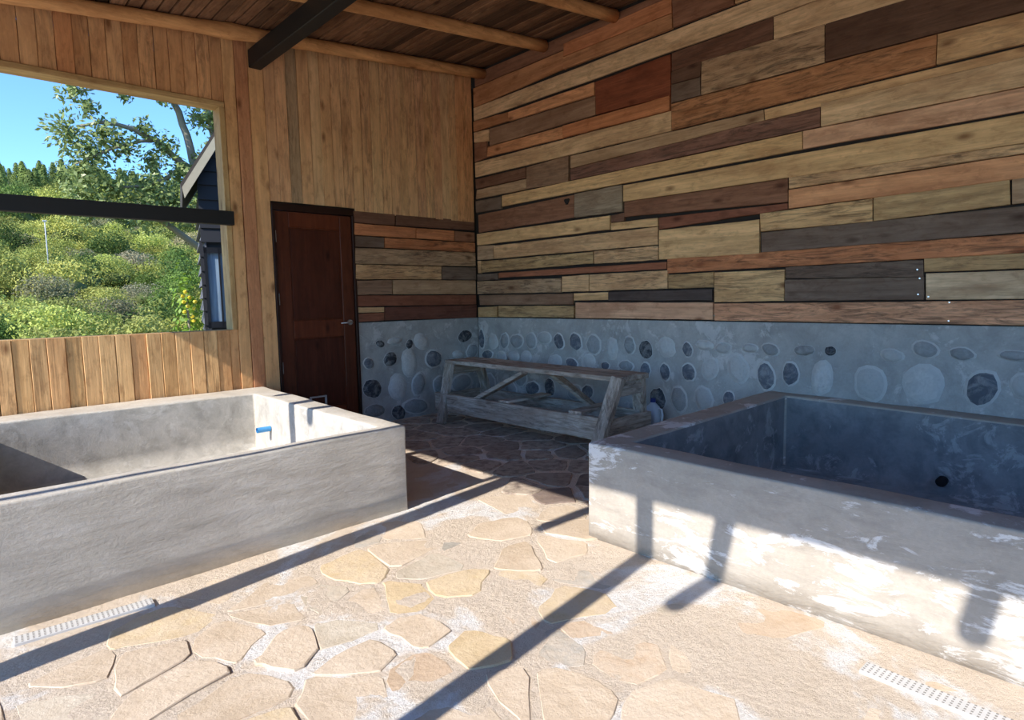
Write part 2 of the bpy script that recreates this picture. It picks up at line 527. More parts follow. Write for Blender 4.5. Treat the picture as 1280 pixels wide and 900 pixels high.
WALL_STONES = [
    ('B', 5.29, 0.747, 0.052, 0.104, 'b'),
    ('B', 5.105, 0.727, 0.073, 0.089, 'l'),
    ('B', 4.912, 0.741, 0.075, 0.078, 'm'),
    ('B', 4.724, 0.742, 0.091, 0.079, 'm'),
    ('B', 4.51, 0.757, 0.087, 0.077, 'm'),
    ('B', 4.323, 0.795, 0.09, 0.065, 'l'),
    ('B', 4.125, 0.765, 0.07, 0.073, 'b'),
    ('B', 3.911, 0.768, 0.079, 0.083, 'b'),
    ('B', 3.69, 0.753, 0.092, 0.083, 'm'),
    ('B', 3.477, 0.723, 0.068, 0.09, 'l'),
    ('B', 3.285, 0.765, 0.06, 0.077, 'm'),
    ('B', 5.2, 0.578, 0.095, 0.049, 'b'),
    ('B', 4.973, 0.57, 0.081, 0.051, 'l'),
    ('B', 4.78, 0.581, 0.077, 0.056, 'l'),
    ('B', 4.587, 0.586, 0.078, 0.058, 'l'),
    ('B', 4.182, 0.56, 0.098, 0.064, 'l'),
    ('B', 3.961, 0.562, 0.072, 0.051, 'b'),
    ('B', 3.746, 0.593, 0.068, 0.073, 'l'),
    ('B', 3.552, 0.566, 0.055, 0.034, 'b'),
    ('B', 3.322, 0.581, 0.074, 0.053, 'm'),
    ('B', 4.667, 0.358, 0.095, 0.079, 'm'),
    ('B', 4.502, 0.269, 0.1, 0.078, 'b'),
    ('B', 4.254, 0.305, 0.069, 0.076, 'd'),
    ('B', 4.824, 0.238, 0.088, 0.074, 'm'),
    ('B', 5.168, 0.275, 0.095, 0.098, 'm'),
    ('B', 3.924, 0.287, 0.095, 0.073, 'm'),
    ('B', 3.768, 0.303, 0.069, 0.071, 'b'),
    ('B', 3.114, 0.735, 0.061, 0.077, 'd'),
    ('B', 2.909, 0.764, 0.084, 0.075, 'L'),
    ('B', 2.712, 0.755, 0.049, 0.058, 'b'),
    ('B', 2.563, 0.798, 0.065, 0.042, 'l'),
    ('B', 2.403, 0.781, 0.072, 0.038, 'l'),
    ('B', 2.187, 0.792, 0.058, 0.036, 'l'),
    ('B', 2.033, 0.788, 0.066, 0.044, 'm'),
    ('B', 1.793, 0.794, 0.061, 0.037, 'g'),
    ('B', 1.619, 0.798, 0.037, 0.027, 'd'),
    ('B', 3.121, 0.554, 0.059, 0.065, 'b'),
    ('B', 2.922, 0.556, 0.047, 0.078, 'b'),
    ('B', 2.7, 0.573, 0.057, 0.079, 'b'),
    ('B', 2.511, 0.611, 0.075, 0.081, 'L'),
    ('B', 2.278, 0.627, 0.087, 0.103, 'L'),
    ('B', 2.062, 0.588, 0.065, 0.105, 'b'),
    ('B', 1.883, 0.624, 0.053, 0.097, 'b'),
    ('B', 1.667, 0.609, 0.074, 0.104, 'L'),
    ('B', 2.991, 0.314, 0.067, 0.103, 'd'),
    ('B', 2.788, 0.342, 0.073, 0.106, 'm'),
    ('B', 2.564, 0.366, 0.072, 0.103, 'l'),
    ('B', 2.353, 0.395, 0.049, 0.053, 'b'),
    ('B', 1.249, 0.788, 0.061, 0.043, 'l'),
    ('B', 1.071, 0.835, 0.067, 0.053, 'm'),
    ('B', 0.883, 0.817, 0.066, 0.037, 'm'),
    ('B', 0.639, 0.822, 0.066, 0.032, 'm'),
    ('B', 1.367, 0.599, 0.097, 0.103, 'l'),
    ('B', 1.07, 0.621, 0.111, 0.107, 'L'),
    ('B', 0.777, 0.621, 0.078, 0.105, 'b'),
    ('B', 0.581, 0.648, 0.059, 0.08, 'l'),
    ('A', 3.292, 0.609, 0.064, 0.073, 'd'),
    ('A', 3.518, 0.556, 0.096, 0.123, 'L'),
    ('A', 3.673, 0.758, 0.086, 0.083, 'L'),
    ('A', 3.077, 0.339, 0.088, 0.094, 'd'),
    ('A', 3.373, 0.325, 0.112, 0.115, 'L'),
    ('A', 3.623, 0.325, 0.079, 0.114, 'm'),
    ('A', 3.818, 0.573, 0.12, 0.084, 'b'),
    ('A', 3.877, 0.298, 0.07, 0.093, 'm'),
    ('A', 4.245, 0.788, 0.093, 0.058, 'd'),
    ('A', 4.343, 0.613, 0.085, 0.077, 'm'),
    ('A', 3.053, 0.589, 0.058, 0.052, 'b'),
    ('A', 3.186, 0.769, 0.045, 0.033, 'd'),
    ('A', 3.354, 0.791, 0.077, 0.033, 'l'),
    ('A', 4.156, 0.59, 0.082, 0.041, 'L'),
    ('A', 3.581, 0.1, 0.148, 0.086, 'm'),
    ('A', 3.37, 0.06, 0.071, 0.075, 'd'),
    ('A', 3.097, 0.118, 0.096, 0.063, 'g'),
    ('A', 3.523, 0.747, 0.042, 0.041, 'd'),
    ('A', 4.182, 0.279, 0.129, 0.096, 'm'),
]
FLOOR_SEEDS = [
    (1.815, 2.242, 'g'),
    (1.582, 2.247, 'p'),
    (1.336, 2.495, 'y'),
    (1.306, 2.073, 'y'),
    (1.402, 1.84, 'y'),
    (1.141, 2.145, 't'),
    (1.037, 2.313, 'p'),
    (0.893, 2.321, 't'),
    (0.995, 2.031, 'p'),
    (0.841, 2.078, 't'),
    (1.203, 1.832, 't'),
    (0.985, 1.812, 't'),
    (1.055, 1.615, 'o'),
    (0.564, 1.916, 't'),
    (0.85, 1.673, 't'),
    (1.503, 1.389, 'g'),
    (2.048, 1.742, 'g'),
    (1.667, 1.83, 'y'),
    (1.529, 2.019, 'y'),
    (1.54, 2.48, 't'),
    (1.943, 2.072, 't'),
    (0.955, 2.512, 't'),
    (1.639, 1.377, 'o'),
    (1.599, 1.239, 'o'),
    (1.184, 1.345, 't'),
    (1.078, 1.37, 't'),
    (0.422, 2.301, 't'),
    (0.24, 2.357, 't'),
    (0.19, 2.292, 'p'),
    (0.493, 2.109, 't'),
    (1.321, 1.239, 't'),
]
SCREWS = [(0.954, 1.122), (0.953, 1.013), (1.126, 1.323), (1.111, 1.269), (1.116, 1.172), (1.061, 1.157), (2.473, 1.03), (4.975, 1.056)]
KNOT = (3.99, 2.08)
XB, YA = 4.44, 5.35            # faces of the two concrete plinths
X_END, Y_END = -1.35, -1.6     # how far the walls run
def roof_z(x):
    return 3.133 + 0.1036 * x  # underside of the roof boards

# ------------------------------------------------------------------ ground and hillside
def terrain_z(x, y):
    prof_y = [-400, 4, 7, 14, 22, 30, 45, 60, 100, 160, 220, 300, 420]
    prof_z = [-0.25, -0.25, -0.5, -1.0, -0.75, -0.1, 1.6, 4.0, 12.5, 24.0, 32.5, 34.0, 20.0]
    z = np.interp(y, prof_y, prof_z)
    n = noise.noise(Vector((x * 0.03, y * 0.03, 0.3))) * 2.2 + noise.noise(Vector((x * 0.12, y * 0.12, 2.1))) * 0.5
    amp = min(1.0, max(0.0, (y - 20) / 60.0))
    return z + n * amp * (1 + max(0, y - 60) / 80)

t = NT('dry_hillside')
v = t.coord('Object')
a = t.noise(v, 0.35, 8, 0.65)
b = t.noise(v, 2.5, 8, 0.7)
c = t.mix(t.gray(a, 0.42, 0.6), lin(128, 128, 74), lin(106, 116, 58))
c = t.mix(t.gray(b, 0.56, 0.72, 0, 0.6), c, lin(170, 154, 120))
t.base(c); t.rough(0.95)
t.bump(b, 0.15)
HILL = t.m
xs = np.concatenate([np.linspace(-260, -20, 24), np.linspace(-16, 60, 60), np.linspace(66, 300, 24)])
ys = np.concatenate([np.linspace(-300, -20, 14), np.linspace(-14, 7, 12), np.linspace(8, 60, 46), np.linspace(63, 240, 60), np.linspace(250, 420, 12)])
tv = [(x, y, terrain_z(x, y)) for y in ys for x in xs]
nx = len(xs)
tf = [(j * nx + i, j * nx + i + 1, (j + 1) * nx + i + 1, (j + 1) * nx + i) for j in range(len(ys) - 1) for i in range(nx - 1)]
hill = new_obj('hillside_ground', tv, tf, HILL, smooth=True)
structure(hill, 'dry grassy ground rising to a wooded hill')

# unseen gravel yard, added pale to bounce sunlight into the shelter
t = NT('bounce_gravel')
v = t.coord('Object')
a = t.noise(v, 30, 8, 0.75)
d = t.noise(v, 1.2, 5, 0.6)
c = t.mix(t.gray(a, 0.35, 0.7), lin(214, 203, 184), lin(236, 229, 216))
c = t.mix(t.gray(d, 0.4, 0.7, 0, 0.5), c, lin(206, 192, 168))
t.base(c); t.rough(0.9)
t.bump(a, 0.02)
GRAVEL = t.m
yard_v = [(-16 + 22.0 * i / 24, -14 + 21.0 * j / 24, -0.10 + 0.03 * noise.noise(Vector((i * .7, j * .7, 0)))) for j in range(25) for i in range(25)]
yard = new_obj('added_yard_ground', yard_v, [(j * 25 + i, j * 25 + i + 1, (j + 1) * 25 + i + 1, (j + 1) * 25 + i) for j in range(24) for i in range(24)], GRAVEL, smooth=True)
structure(yard, 'unseen pale gravel yard added to bounce light into the open side of the shelter')

# ------------------------------------------------------------------ floor with flagstones
t = NT('floor_mortar')
v = t.coord('Object')
a = t.noise(v, 1.6, 6, 0.6, 0.5)
b = t.noise(v, 45, 8, 0.75)
d = t.noise(v, 9, 8, 0.7)
c = t.mix(t.gray(a, 0.53, 0.58), lin(216, 199, 178), lin(228, 223, 216))
c = t.mix(t.gray(d, 0.5, 0.72, 0, 0.6), c, lin(206, 187, 163))
c = t.mix(t.gray(b, 0.5, 0.75, 0, 0.35), c, lin(170, 153, 136))
t.base(c); t.rough(0.9)
t.bump(t.math('ADD', b, t.math('MULTIPLY', d, 1.5)), 0.010)
t.b.inputs['Specular IOR Level'].default_value = 0.25
MORTAR = t.m

t = NT('flagstone')
v = t.coord('Object', (1, 1, 1), True)
oi = t.n('ShaderNodeObjectInfo')
a = t.noise(v, 5, 8, 0.65, 0.4)
b = t.noise(v, 50, 6, 0.7)
d = t.noise(v, 14, 8, 0.68, 0.1)
dust = t.math('SUBTRACT', 1.0, oi.outputs['Alpha'])
c = t.mix(t.gray(a, 0.38, 0.65), t.mix(1.0, oi.outputs['Color'], (0.80, 0.76, 0.70), 'MULTIPLY'), oi.outputs['Color'])
c = t.mix(t.gray(d, 0.52, 0.72, 0, 0.45), c, t.mix(1.0, oi.outputs['Color'], (0.72, 0.62, 0.52), 'MULTIPLY'))
c = t.mix(t.math('MULTIPLY', t.gray(d, 0.30, 0.55), dust), c, lin(217, 200, 178))
t.base(c); t.rough(0.8)
t.bump(t.math('ADD', t.math('MULTIPLY', b, 0.5), t.math('ADD', t.math('MULTIPLY', d, 0.5), a)), 0.007)
t.b.inputs['Specular IOR Level'].default_value = 0.3
FLAG = t.m

FX0, FX1, FY0, FY1 = -1.9, 4.6, -1.9, 5.5
nfx, nfy = 170, 194
fv = []
for j in range(nfy + 1):
    for i in range(nfx + 1):
        x = FX0 + (FX1 - FX0) * i / nfx
        y = FY0 + (FY1 - FY0) * j / nfy
        fv.append((x, y, -0.009 + 0.0045 * noise.noise(Vector((x * 2.3, y * 2.3, 5))) + 0.003 * noise.noise(Vector((x * 9, y * 9, 1)))))
ff = [(j * (nfx + 1) + i, j * (nfx + 1) + i + 1, (j + 1) * (nfx + 1) + i + 1, (j + 1) * (nfx + 1) + i) for j in range(nfy) for i in range(nfx)]
k0 = len(fv)
fv += [(FX0, FY0, -0.3), (FX1, FY0, -0.3), (FX1, FY1, -0.3), (FX0, FY1, -0.3)]
floor = new_obj('floor', fv, ff + [(k0 + 3, k0 + 2, k0 + 1, k0)], MORTAR, smooth=True)
structure(floor, 'cement floor set with flat sandy flagstones')

def clip_half(poly, px_, py_, nx_, ny_):
    out = []
    for i in range(len(poly)):
        a, b = poly[i], poly[(i + 1) % len(poly)]
        da = (a[0] - px_) * nx_ + (a[1] - py_) * ny_
        db = (b[0] - px_) * nx_ + (b[1] - py_) * ny_
        if da <= 0:
            out.append(a)
        if (da < 0 < db) or (db < 0 < da):
            s = da / (da - db)
            out.append((a[0] + (b[0] - a[0]) * s, a[1] + (b[1] - a[1]) * s))
    return out

seeds = [(x, y, k) for x, y, k in FLOOR_SEEDS]
tries = 0
while tries < 9000 and len(seeds) < 330:
    tries += 1
    x, y = random.uniform(-1.0, 4.45), random.uniform(0.0, 5.3)
    far = math.hypot(x, y)
    if all((x - s[0]) ** 2 + (y - s[1]) ** 2 > random.uniform(0.17, 0.26) ** 2 for s in seeds):
        seeds.append((x, y, random.choice('tttopyttg' if random.random() < 0.5 else 'tttoptt')))
STONE_C = {'t': (215, 196, 172), 'o': (210, 184, 156), 'p': (206, 195, 176), 'y': (218, 195, 156), 'g': (180, 176, 168)}
n_flag = 0
for si, (x, y, k) in enumerate(seeds):
    if n_flag >= 295:
        break
    # hidden under the two tubs
    if (-0.1 < x < 1.85 and 3.0 < y < 5.3) or (x > 2.42 and y < 1.9):
        continue
    if not (-1.0 < x < 4.4 and 0.0 < y < 5.25):
        continue
    poly = [(x - .3, y - .3), (x + .3, y - .3), (x + .3, y + .3), (x - .3, y + .3)]
    for (x2, y2, _) in seeds:
        if (x2, y2) == (x, y) or (x2 - x) ** 2 + (y2 - y) ** 2 > 0.5:
            continue
        dx, dy = x2 - x, y2 - y
        dl = math.hypot(dx, dy)
        g = random.choice([0.003, 0.008, 0.014, 0.022, 0.032])
        poly = clip_half(poly, x + dx / 2 - dx / dl * g, y + dy / 2 - dy / dl * g, dx / dl, dy / dl)
        if len(poly) < 3:
            break
    if len(poly) < 3:
        continue
    # keep out of tub faces and walls
    for (px_, py_, nx_, ny_, cond) in ((0, 2.90, 0, 1, x < 1.95 and y < 2.95), (1.95, 0, -1, 0, x > 1.9 and y > 2.9 and x < 2.3), (2.31, 0, 1, 0, y < 2.0 and x < 2.4), (4.40, 0, 1, 0, True), (0, 5.28, 0, 1, True), (0, 2.02, 0, -1, x > 2.4 and y < 2.3)):
        if cond:
            poly = clip_half(poly, px_, py_, nx_, ny_)
    if len(poly) < 3:
        continue
    # the cement drain strips
    if (0.08 < x < 0.6 and 2.66 < y < 2.86) or (1.98 < x < 2.2 and -0.1 < y < 0.7):
        continue
    ar = abs(sum(poly[i][0] * poly[(i + 1) % len(poly)][1] - poly[(i + 1) % len(poly)][0] * poly[i][1] for i in range(len(poly)))) / 2
    if ar < 0.006:
        continue
    # knock off the corners and roughen the edges
    q = []
    for i in range(len(poly)):
        a, b = poly[i], poly[(i + 1) % len(poly)]
        el = math.hypot(b[0] - a[0], b[1] - a[1])
        ca = random.uniform(0.10, 0.24)
        ts = [ca, 1 - ca] if el < 0.14 else [ca * 0.7, 0.5, 1 - ca * 0.7]
        for s in ts:
            jn = 0.002 if el < 0.05 else 0.010
            q.append((a[0] + (b[0] - a[0]) * s + random.uniform(-jn, jn), a[1] + (b[1] - a[1]) * s + random.uniform(-jn, jn)))
    poly = q
    cx = sum(p[0] for p in poly) / len(poly)
    cy = sum(p[1] for p in poly) / len(poly)
    # cement is smeared nearly flush along the tubs and towards the right tub
    flush = 1.0 if (x > 1.35 and y < 1.9) or y > 2.55 else 0.0
    h = random.uniform(-0.0135, -0.0075) if flush else random.uniform(-0.009, -0.002)
    if x > 2.6 and y > 2.2:
        h = random.uniform(-0.006, 0.001)
    tx, ty = random.uniform(-.010, .010), random.uniform(-.010, .010)
    n = len(poly)
    vv, fc = [], []
    for s, z in ((1.0, -0.03), (0.995, h - 0.003), (0.965, h)):
        for p in poly:
            jx, jy = random.uniform(-.002, .002), random.uniform(-.002, .002)
            xx, yy = cx + (p[0] - cx) * s + jx, cy + (p[1] - cy) * s + jy
            vv.append((xx, yy, z + (xx - cx) * tx + (yy - cy) * ty))
    for r in range(2):
        for i in range(n):
            fc.append((r * n + i, r * n + (i + 1) % n, (r + 1) * n + (i + 1) % n, (r + 1) * n + i))
    fc.append(tuple(range(2 * n, 3 * n)))
    o = new_obj('flagstone', vv, fc, FLAG, floor, False, (cx, cy, 0))
    cc = lin(*STONE_C[k])
    kk = 1 + random.uniform(-0.08, 0.06)
    if x + 0.02 * y > 2.62 and y > 2.0:                      # reddish slabs by the bench, coloured darker to deepen the corner's shade
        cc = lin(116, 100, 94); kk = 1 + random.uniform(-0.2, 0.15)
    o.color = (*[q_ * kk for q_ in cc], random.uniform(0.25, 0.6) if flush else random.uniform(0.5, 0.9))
    n_flag += 1

# ------------------------------------------------------------------ the right wall: reclaimed planks above a stone plinth
wall_right = box('wall_right', XB + 0.005, XB + 0.14, Y_END, YA + 0.14, -0.2, roof_z(XB) + 0.02, BACKING)
structure(wall_right, 'right wall of reclaimed horizontal planks above a cement plinth with river stones')
plinth_r = box('cement_plinth', XB, XB + 0.10, Y_END, YA + 0.0, -0.05, 0.985, PLINTH, wall_right, 0.004)

def plank(name, wall, q, front, thick, mat, color, parent, gap=0.0015, cuts=9, jit=0.0022):
    """q = u,z of TL, TR, BR, BL on the wall; 'x' wall faces -X (u = y), 'y' wall faces -Y (u = x)."""
    TL, TR, BR, BL = [np.array(q[i:i + 2], float) for i in (0, 2, 4, 6)]
    L = abs(TR[0] - TL[0])
    n = max(2, min(cuts, int(L / 0.10) + 1))
    sg = 1 if TR[0] > TL[0] else -1
    TL[0] += sg * gap; BL[0] += sg * gap; TR[0] -= sg * gap; BR[0] -= sg * gap
    top, bot = [], []
    for i in range(n + 1):
        s = i / n
        j1 = random.uniform(-jit, jit) if 0 < i < n else 0
        j2 = random.uniform(-jit, jit) if 0 < i < n else 0
        top.append(TL + (TR - TL) * s + np.array([0, -gap + j1]))
        bot.append(BL + (BR - BL) * s + np.array([0, gap + j2]))
    cup = random.uniform(-0.0015, 0.0015)
    e = 0.003
    P = []
    def add(u, z, d):
        P.append((d, u, z) if wall == 'x' else (u, d, z))
    rings = []
    for i in range(n + 1):
        tu, bu = top[i], bot[i]
        w = cup * math.sin(math.pi * i / n)
        ring = []
        for (u, z, d) in ((tu[0], tu[1], front + thick), (tu[0], tu[1], front + e + w), (tu[0], tu[1] - e, front + w), (bu[0], bu[1] + e, front + w), (bu[0], bu[1], front + e + w), (bu[0], bu[1], front + thick)):
            ring.append(len(P)); add(u, z, d)
        rings.append(ring)
    F = []
    for i in range(n):
        a, b = rings[i], rings[i + 1]
        for k in range(5):
            F.append((a[k], b[k], b[k + 1], a[k + 1]))
    F.append(tuple(rings[0])); F.append(tuple(reversed(rings[-1])))
    ctr = np.mean(np.array(P), axis=0)
    o = new_obj(name, P, F, mat, parent, False, tuple(ctr))
    o.color = color
    return o

planks_r = []
for i, (code, q) in enumerate(PLANKS_B):
    fr = XB - 0.020 + random.uniform(-0.006, 0.006)
    if i == 0:
        fr = XB - 0.008
        code = 'brown'
        q = [5.30, 3.575, -1.6, 3.57, -1.6, 3.49, 5.30, 3.44]
    planks_r.append(plank('plank', 'x', q, fr, XB + 0.004 - fr, WOOD_Y, plank_color(code), wall_right))
# top boards past the picture's upper edge
zt = 3.51
for (y0, y1, z0, z1, code) in ((1.6, -1.6, 3.38, 3.56, 'dbrown'), (1.2, -1.6, 3.20, 3.375, 'orange'), (0.9, -1.6, 2.99, 3.195, 'cream')):
    plank('plank', 'x', [y0, z1, y1, z1, y1, z0, y0, z0], XB - 0.012, 0.014, WOOD_Y, plank_color(code), wall_right)
# screw heads that glint on the lower boards, and one open knot
def plank_at(y, z):
    for o in planks_r:
        wl = world_loc(o)
        vs_ = [wl + v.co for v in o.data.vertices]
        if min(p.y for p in vs_) < y < max(p.y for p in vs_) and min(p.z for p in vs_) < z < max(p.z for p in vs_):
            return o, min(p.x for p in vs_)
    return None, 0
SCREW = plain('screw_steel', (0.8, 0.82, 0.85), 0.25, 0.8)
for (y, z) in SCREWS:
    o, fx = plank_at(y, z)
    if o is None:
        continue
    v_, f_ = tube([(fx - 0.002, y, z), (fx + 0.006, y, z)], [0.005, 0.005], 8)
    new_obj('screw', v_, f_, SCREW, o, False, (fx, y, z))
o, fx = plank_at(4.0, KNOT[1])
kv = [(fx - 0.001, KNOT[0] + 0.03 * math.cos(a_) * (1 + 0.4 * math.sin(3 * a_)), KNOT[1] + 0.038 * math.sin(a_) * (1 + 0.3 * math.cos(2 * a_))) for a_ in [i_ * math.pi / 7 for i_ in range(14)]]
kv2 = [(fx + 0.008, p[1], p[2]) for p in kv]
if o is not None:
    new_obj('knot', kv + kv2, [tuple(range(14))] + [(i_, (i_ + 1) % 14, 14 + (i_ + 1) % 14, 14 + i_) for i_ in range(14)], plain('open_knot', (0.012, 0.009, 0.008), 0.9), o, False, (fx, KNOT[0], KNOT[1]))

# ------------------------------------------------------------------ river stones in the plinths
STC = {'L': (200, 198, 192), 'l': (186, 185, 180), 'm': (150, 150, 148), 'g': (128, 127, 125), 'b': (92, 96, 104), 'd': (54, 56, 62)}
t = NT('river_stone')
v = t.coord('Object', (1, 1, 1), True)
oi = t.n('ShaderNodeObjectInfo')
a = t.noise(v, 14, 8, 0.7, 0.8)
b = t.noise(v, 60, 6, 0.7)
c = t.mix(t.gray(a, 0.44, 0.62), oi.outputs['Color'], t.mix(0.5, oi.outputs['Color'], lin(176, 176, 172)))
c = t.mix(t.gray(b, 0.45, 0.7, 0, 0.35), c, t.mix(1.0, oi.outputs['Color'], (0.6, 0.6, 0.6), 'MULTIPLY'))
t.base(c); t.rough(0.75)
t.bump(t.math('ADD', a, t.math('MULTIPLY', b, 0.4)), 0.006)
RSTONE = t.m
LIME = concrete('lime_smear', lin(196, 195, 190), lin(208, 207, 202), lin(170, 169, 165), 0.0, 0.006, 3.0)

def river_stone(wall, u, z, ru, rz, k, parent):
    n = 14
    ph = random.uniform(0, 6.28)
    P, F, MI = [], [], []
    prof = ((1.16, 0.0), (1.06, 0.004), (0.92, 0.006), (0.84, 0.012), (0.5, 0.020))
    shape = [1 + 0.10 * math.sin(2 * (2 * math.pi * i / n) + ph) + random.uniform(-0.07, 0.07) for i in range(n)]
    for s, d in prof:
        for i in range(n):
            an = 2 * math.pi * i / n
            r = s * shape[i]
            uu, zz, dd = u + ru * r * math.cos(an), z + rz * r * math.sin(an), d
            if d == 0.0:
                dd = -0.004
            P.append((XB - dd, uu, zz) if wall == 'B' else (uu, YA - dd, zz))
    for r in range(len(prof) - 1):
        for i in range(n):
            F.append((r * n + i, r * n + (i + 1) % n, (r + 1) * n + (i + 1) % n, (r + 1) * n + i))
            MI.append(1 if r < 2 and k not in 'dg' else (1 if r < 1 else 0))
    F.append(tuple(range((len(prof) - 1) * n, len(prof) * n))); MI.append(0)
    ctr = (XB, u, z) if wall == 'B' else (u, YA, z)
    o = new_obj('river_stone', P, F, None, parent, True, ctr, [RSTONE, LIME], MI)
    kk = 1 + random.uniform(-0.12, 0.12)
    o.color = (*[q_ * kk for q_ in lin(*STC[k])], 1)
    return o

# ------------------------------------------------------------------ the left wall with window and door
wall_left = empty('wall_left', (0, 0, 0))
structure(wall_left, 'left wall clad in vertical boards with a wide window opening and a door')
WX0, WX1, WZ0, WZ1 = -0.95, 1.80, 0.975, 2.755      # window opening
DX0, DX1, DZ1 = 2.18, 2.95, 2.01                    # door opening
yb0, yb1 = YA + 0.012, YA + 0.12
def back(x0, x1, z0, z1):
    return box('wall_backing', x0, x1, yb0, yb1, z0, z1, BACKING, wall_left)
back(X_END, WX0 - 0.042, -0.2, roof_z(X_END) + 0.03)
back(WX0, WX1, -0.2, WZ0 - 0.03)
back(WX0, WX1, WZ1 + 0.045, roof_z(0) - 0.05)
back(WX1 + 0.044, DX0 - 0.006, -0.2, roof_z(WX1) - 0.0)
back(DX0 - 0.005, DX1 + 0.007, DZ1 + 0.032, roof_z(DX0) - 0.0)
back(DX1 + 0.008, XB + 0.14, -0.2, roof_z(DX1) - 0.0)
plinth_l = box('cement_plinth', DX1 + 0.005, XB, YA, YA + 0.10, -0.05, 0.985, PLINTH, wall_left, 0.004)
for (w, u, z, ru, rz, k) in WALL_STONES:
    river_stone(w, u, z, ru, rz, k, plinth_r if w == 'B' else plinth_l)

VC = [(206, 164, 110), (198, 156, 104), (190, 146, 96), (202, 158, 102), (184, 138, 90), (196, 152, 102), (176, 134, 92)]
def vboard(x0, x1, z0, z1, front, col=None, wea=None, taper=0.0):
    c = col or random.choice(VC)
    k = 1 + random.uniform(-0.07, 0.05)
    w = random.choice([0.9, 0.85, 0.75, 0.6]) if wea is None else wea
    bm = bmesh.new()
    g = 0.0015
    n = max(2, int((z1 - z0) / 0.25))
    rings = []
    bow = random.uniform(-0.002, 0.002)
    for i in range(n + 1):
        z = z0 + (z1 - z0) * i / n
        dj = bow * math.sin(math.pi * i / n)
        rings.append([bm.verts.new(p) for p in ((x0 + g + dj, YA + 0.013, z), (x0 + g + dj, front + .003, z), (x0 + g + .003 + dj, front, z), (x1 - g - .003 + dj, front + taper, z), (x1 - g + dj, front + .003 + taper, z), (x1 - g + dj, YA + 0.013, z))])
    for i in range(n):
        for j in range(5):
            bm.faces.new((rings[i][j], rings[i][j + 1], rings[i + 1][j + 1], rings[i + 1][j]))
    bm.faces.new(rings[0][::-1]); bm.faces.new(rings[-1])
    bmesh.ops.recalc_face_normals(bm, faces=bm.faces[:])
    o = from_bm('wall_board', bm, WOOD_Z, wall_left, ((x0 + x1) / 2, YA, (z0 + z1) / 2))
    cl = lin(*c)
    g_ = sum(cl) / 3
    o.color = (*soft_cap([(q_ * 0.92 + g_ * 0.08) * k * 1.7 for q_ in cl]), w)
    return o

# boards above the window
sa = [-0.95 + 0.1 * i for i in range(14)]
sa = [-0.95, -0.85, -0.75, -0.65, -0.55, -0.45, -0.35, -0.25, -0.15, -0.05, 0.05, 0.15, 0.25, 0.355] + [0.455, 0.556, 0.655, 0.756, 0.861, 0.957, 1.057, 1.16, 1.259, 1.364, 1.461, 1.559, 1.655, 1.754, 1.845]
for i in range(len(sa) - 1):
    col = (176, 120, 74) if abs(sa[i] - 0.756) < .01 else random.choice([(188, 140, 92), (180, 132, 86), (192, 146, 98), (176, 128, 82)])
    vboard(sa[i], sa[i + 1], WZ1 + 0.045, roof_z((sa[i] + sa[i + 1]) / 2) - 0.005, YA - 0.012 + random.uniform(-.003, .003), col)
# boards below the window, lapped a little so that low sun rakes across them
sc = [-0.95, -0.84, -0.74, -0.64, -0.53, -0.43, -0.33, -0.22, -0.12, -0.02, 0.08, 0.18, 0.275, 0.364, 0.458, 0.554, 0.662, 0.758, 0.859, 0.962, 1.062, 1.165, 1.264, 1.366, 1.47, 1.57, 1.673, 1.773, 1.845]
for i in range(len(sc) - 1):
    tp = random.choice([0.0, 0.004, 0.008, -0.003])
    vboard(sc[i], sc[i + 1], 0.0, WZ0, YA - 0.016 + random.uniform(-.004, .004), random.choice(VC[:6]), None, tp)
for (x0, x1) in ((X_END, -1.25), (-1.25, -1.15), (-1.15, -1.05), (-1.05, -0.955)):
    vboard(x0, x1, 0.0, roof_z(x0) - 0.005, YA - 0.014)
# three full-height boards between window and door; the middle one is darker
vboard(1.846, 1.941, 0.0, roof_z(1.9) - 0.005, YA - 0.016, (196, 150, 98), 0.95)
vboard(1.942, 2.045, 0.0, roof_z(2.0) - 0.005, YA - 0.020, (166, 114, 76), 0.8)
vboard(2.046, 2.172, 0.0, roof_z(2.1) - 0.005, YA - 0.016, (198, 150, 98), 0.95)
# boards over door and corner
sb = [2.172, 2.268, 2.366, 2.464, 2.571, 2.674, 2.772, 2.872, 2.973, 3.071, 3.176, 3.279, 3.379, 3.487, 3.573, 3.685, 3.787, 3.892, 3.993, 4.094, 4.191, 4.29, 4.413]
for i in range(len(sb) - 1):
    xm = (sb[i] + sb[i + 1]) / 2
    col = random.choice([(208, 166, 114), (200, 156, 106), (212, 172, 122), (190, 148, 102), (184, 140, 98)])
    if i == 2:
        col = (150, 124, 92)
    if i >= 20:
        col = (190, 138, 88)
    vboard(sb[i], sb[i + 1], (DZ1 + 0.045 if xm < DX1 else 2.022), roof_z(xm) - 0.005, YA - 0.012 + random.uniform(-.004, .004), col, random.choice([0.6, 0.75, 0.9]))
for (code, q) in PLANKS_A:
    fr = YA - 0.018 + random.uniform(-0.005, 0.005)
    plank('plank', 'y', q, fr, YA + 0.012 - fr, WOOD_X, plank_color(code), wall_left)

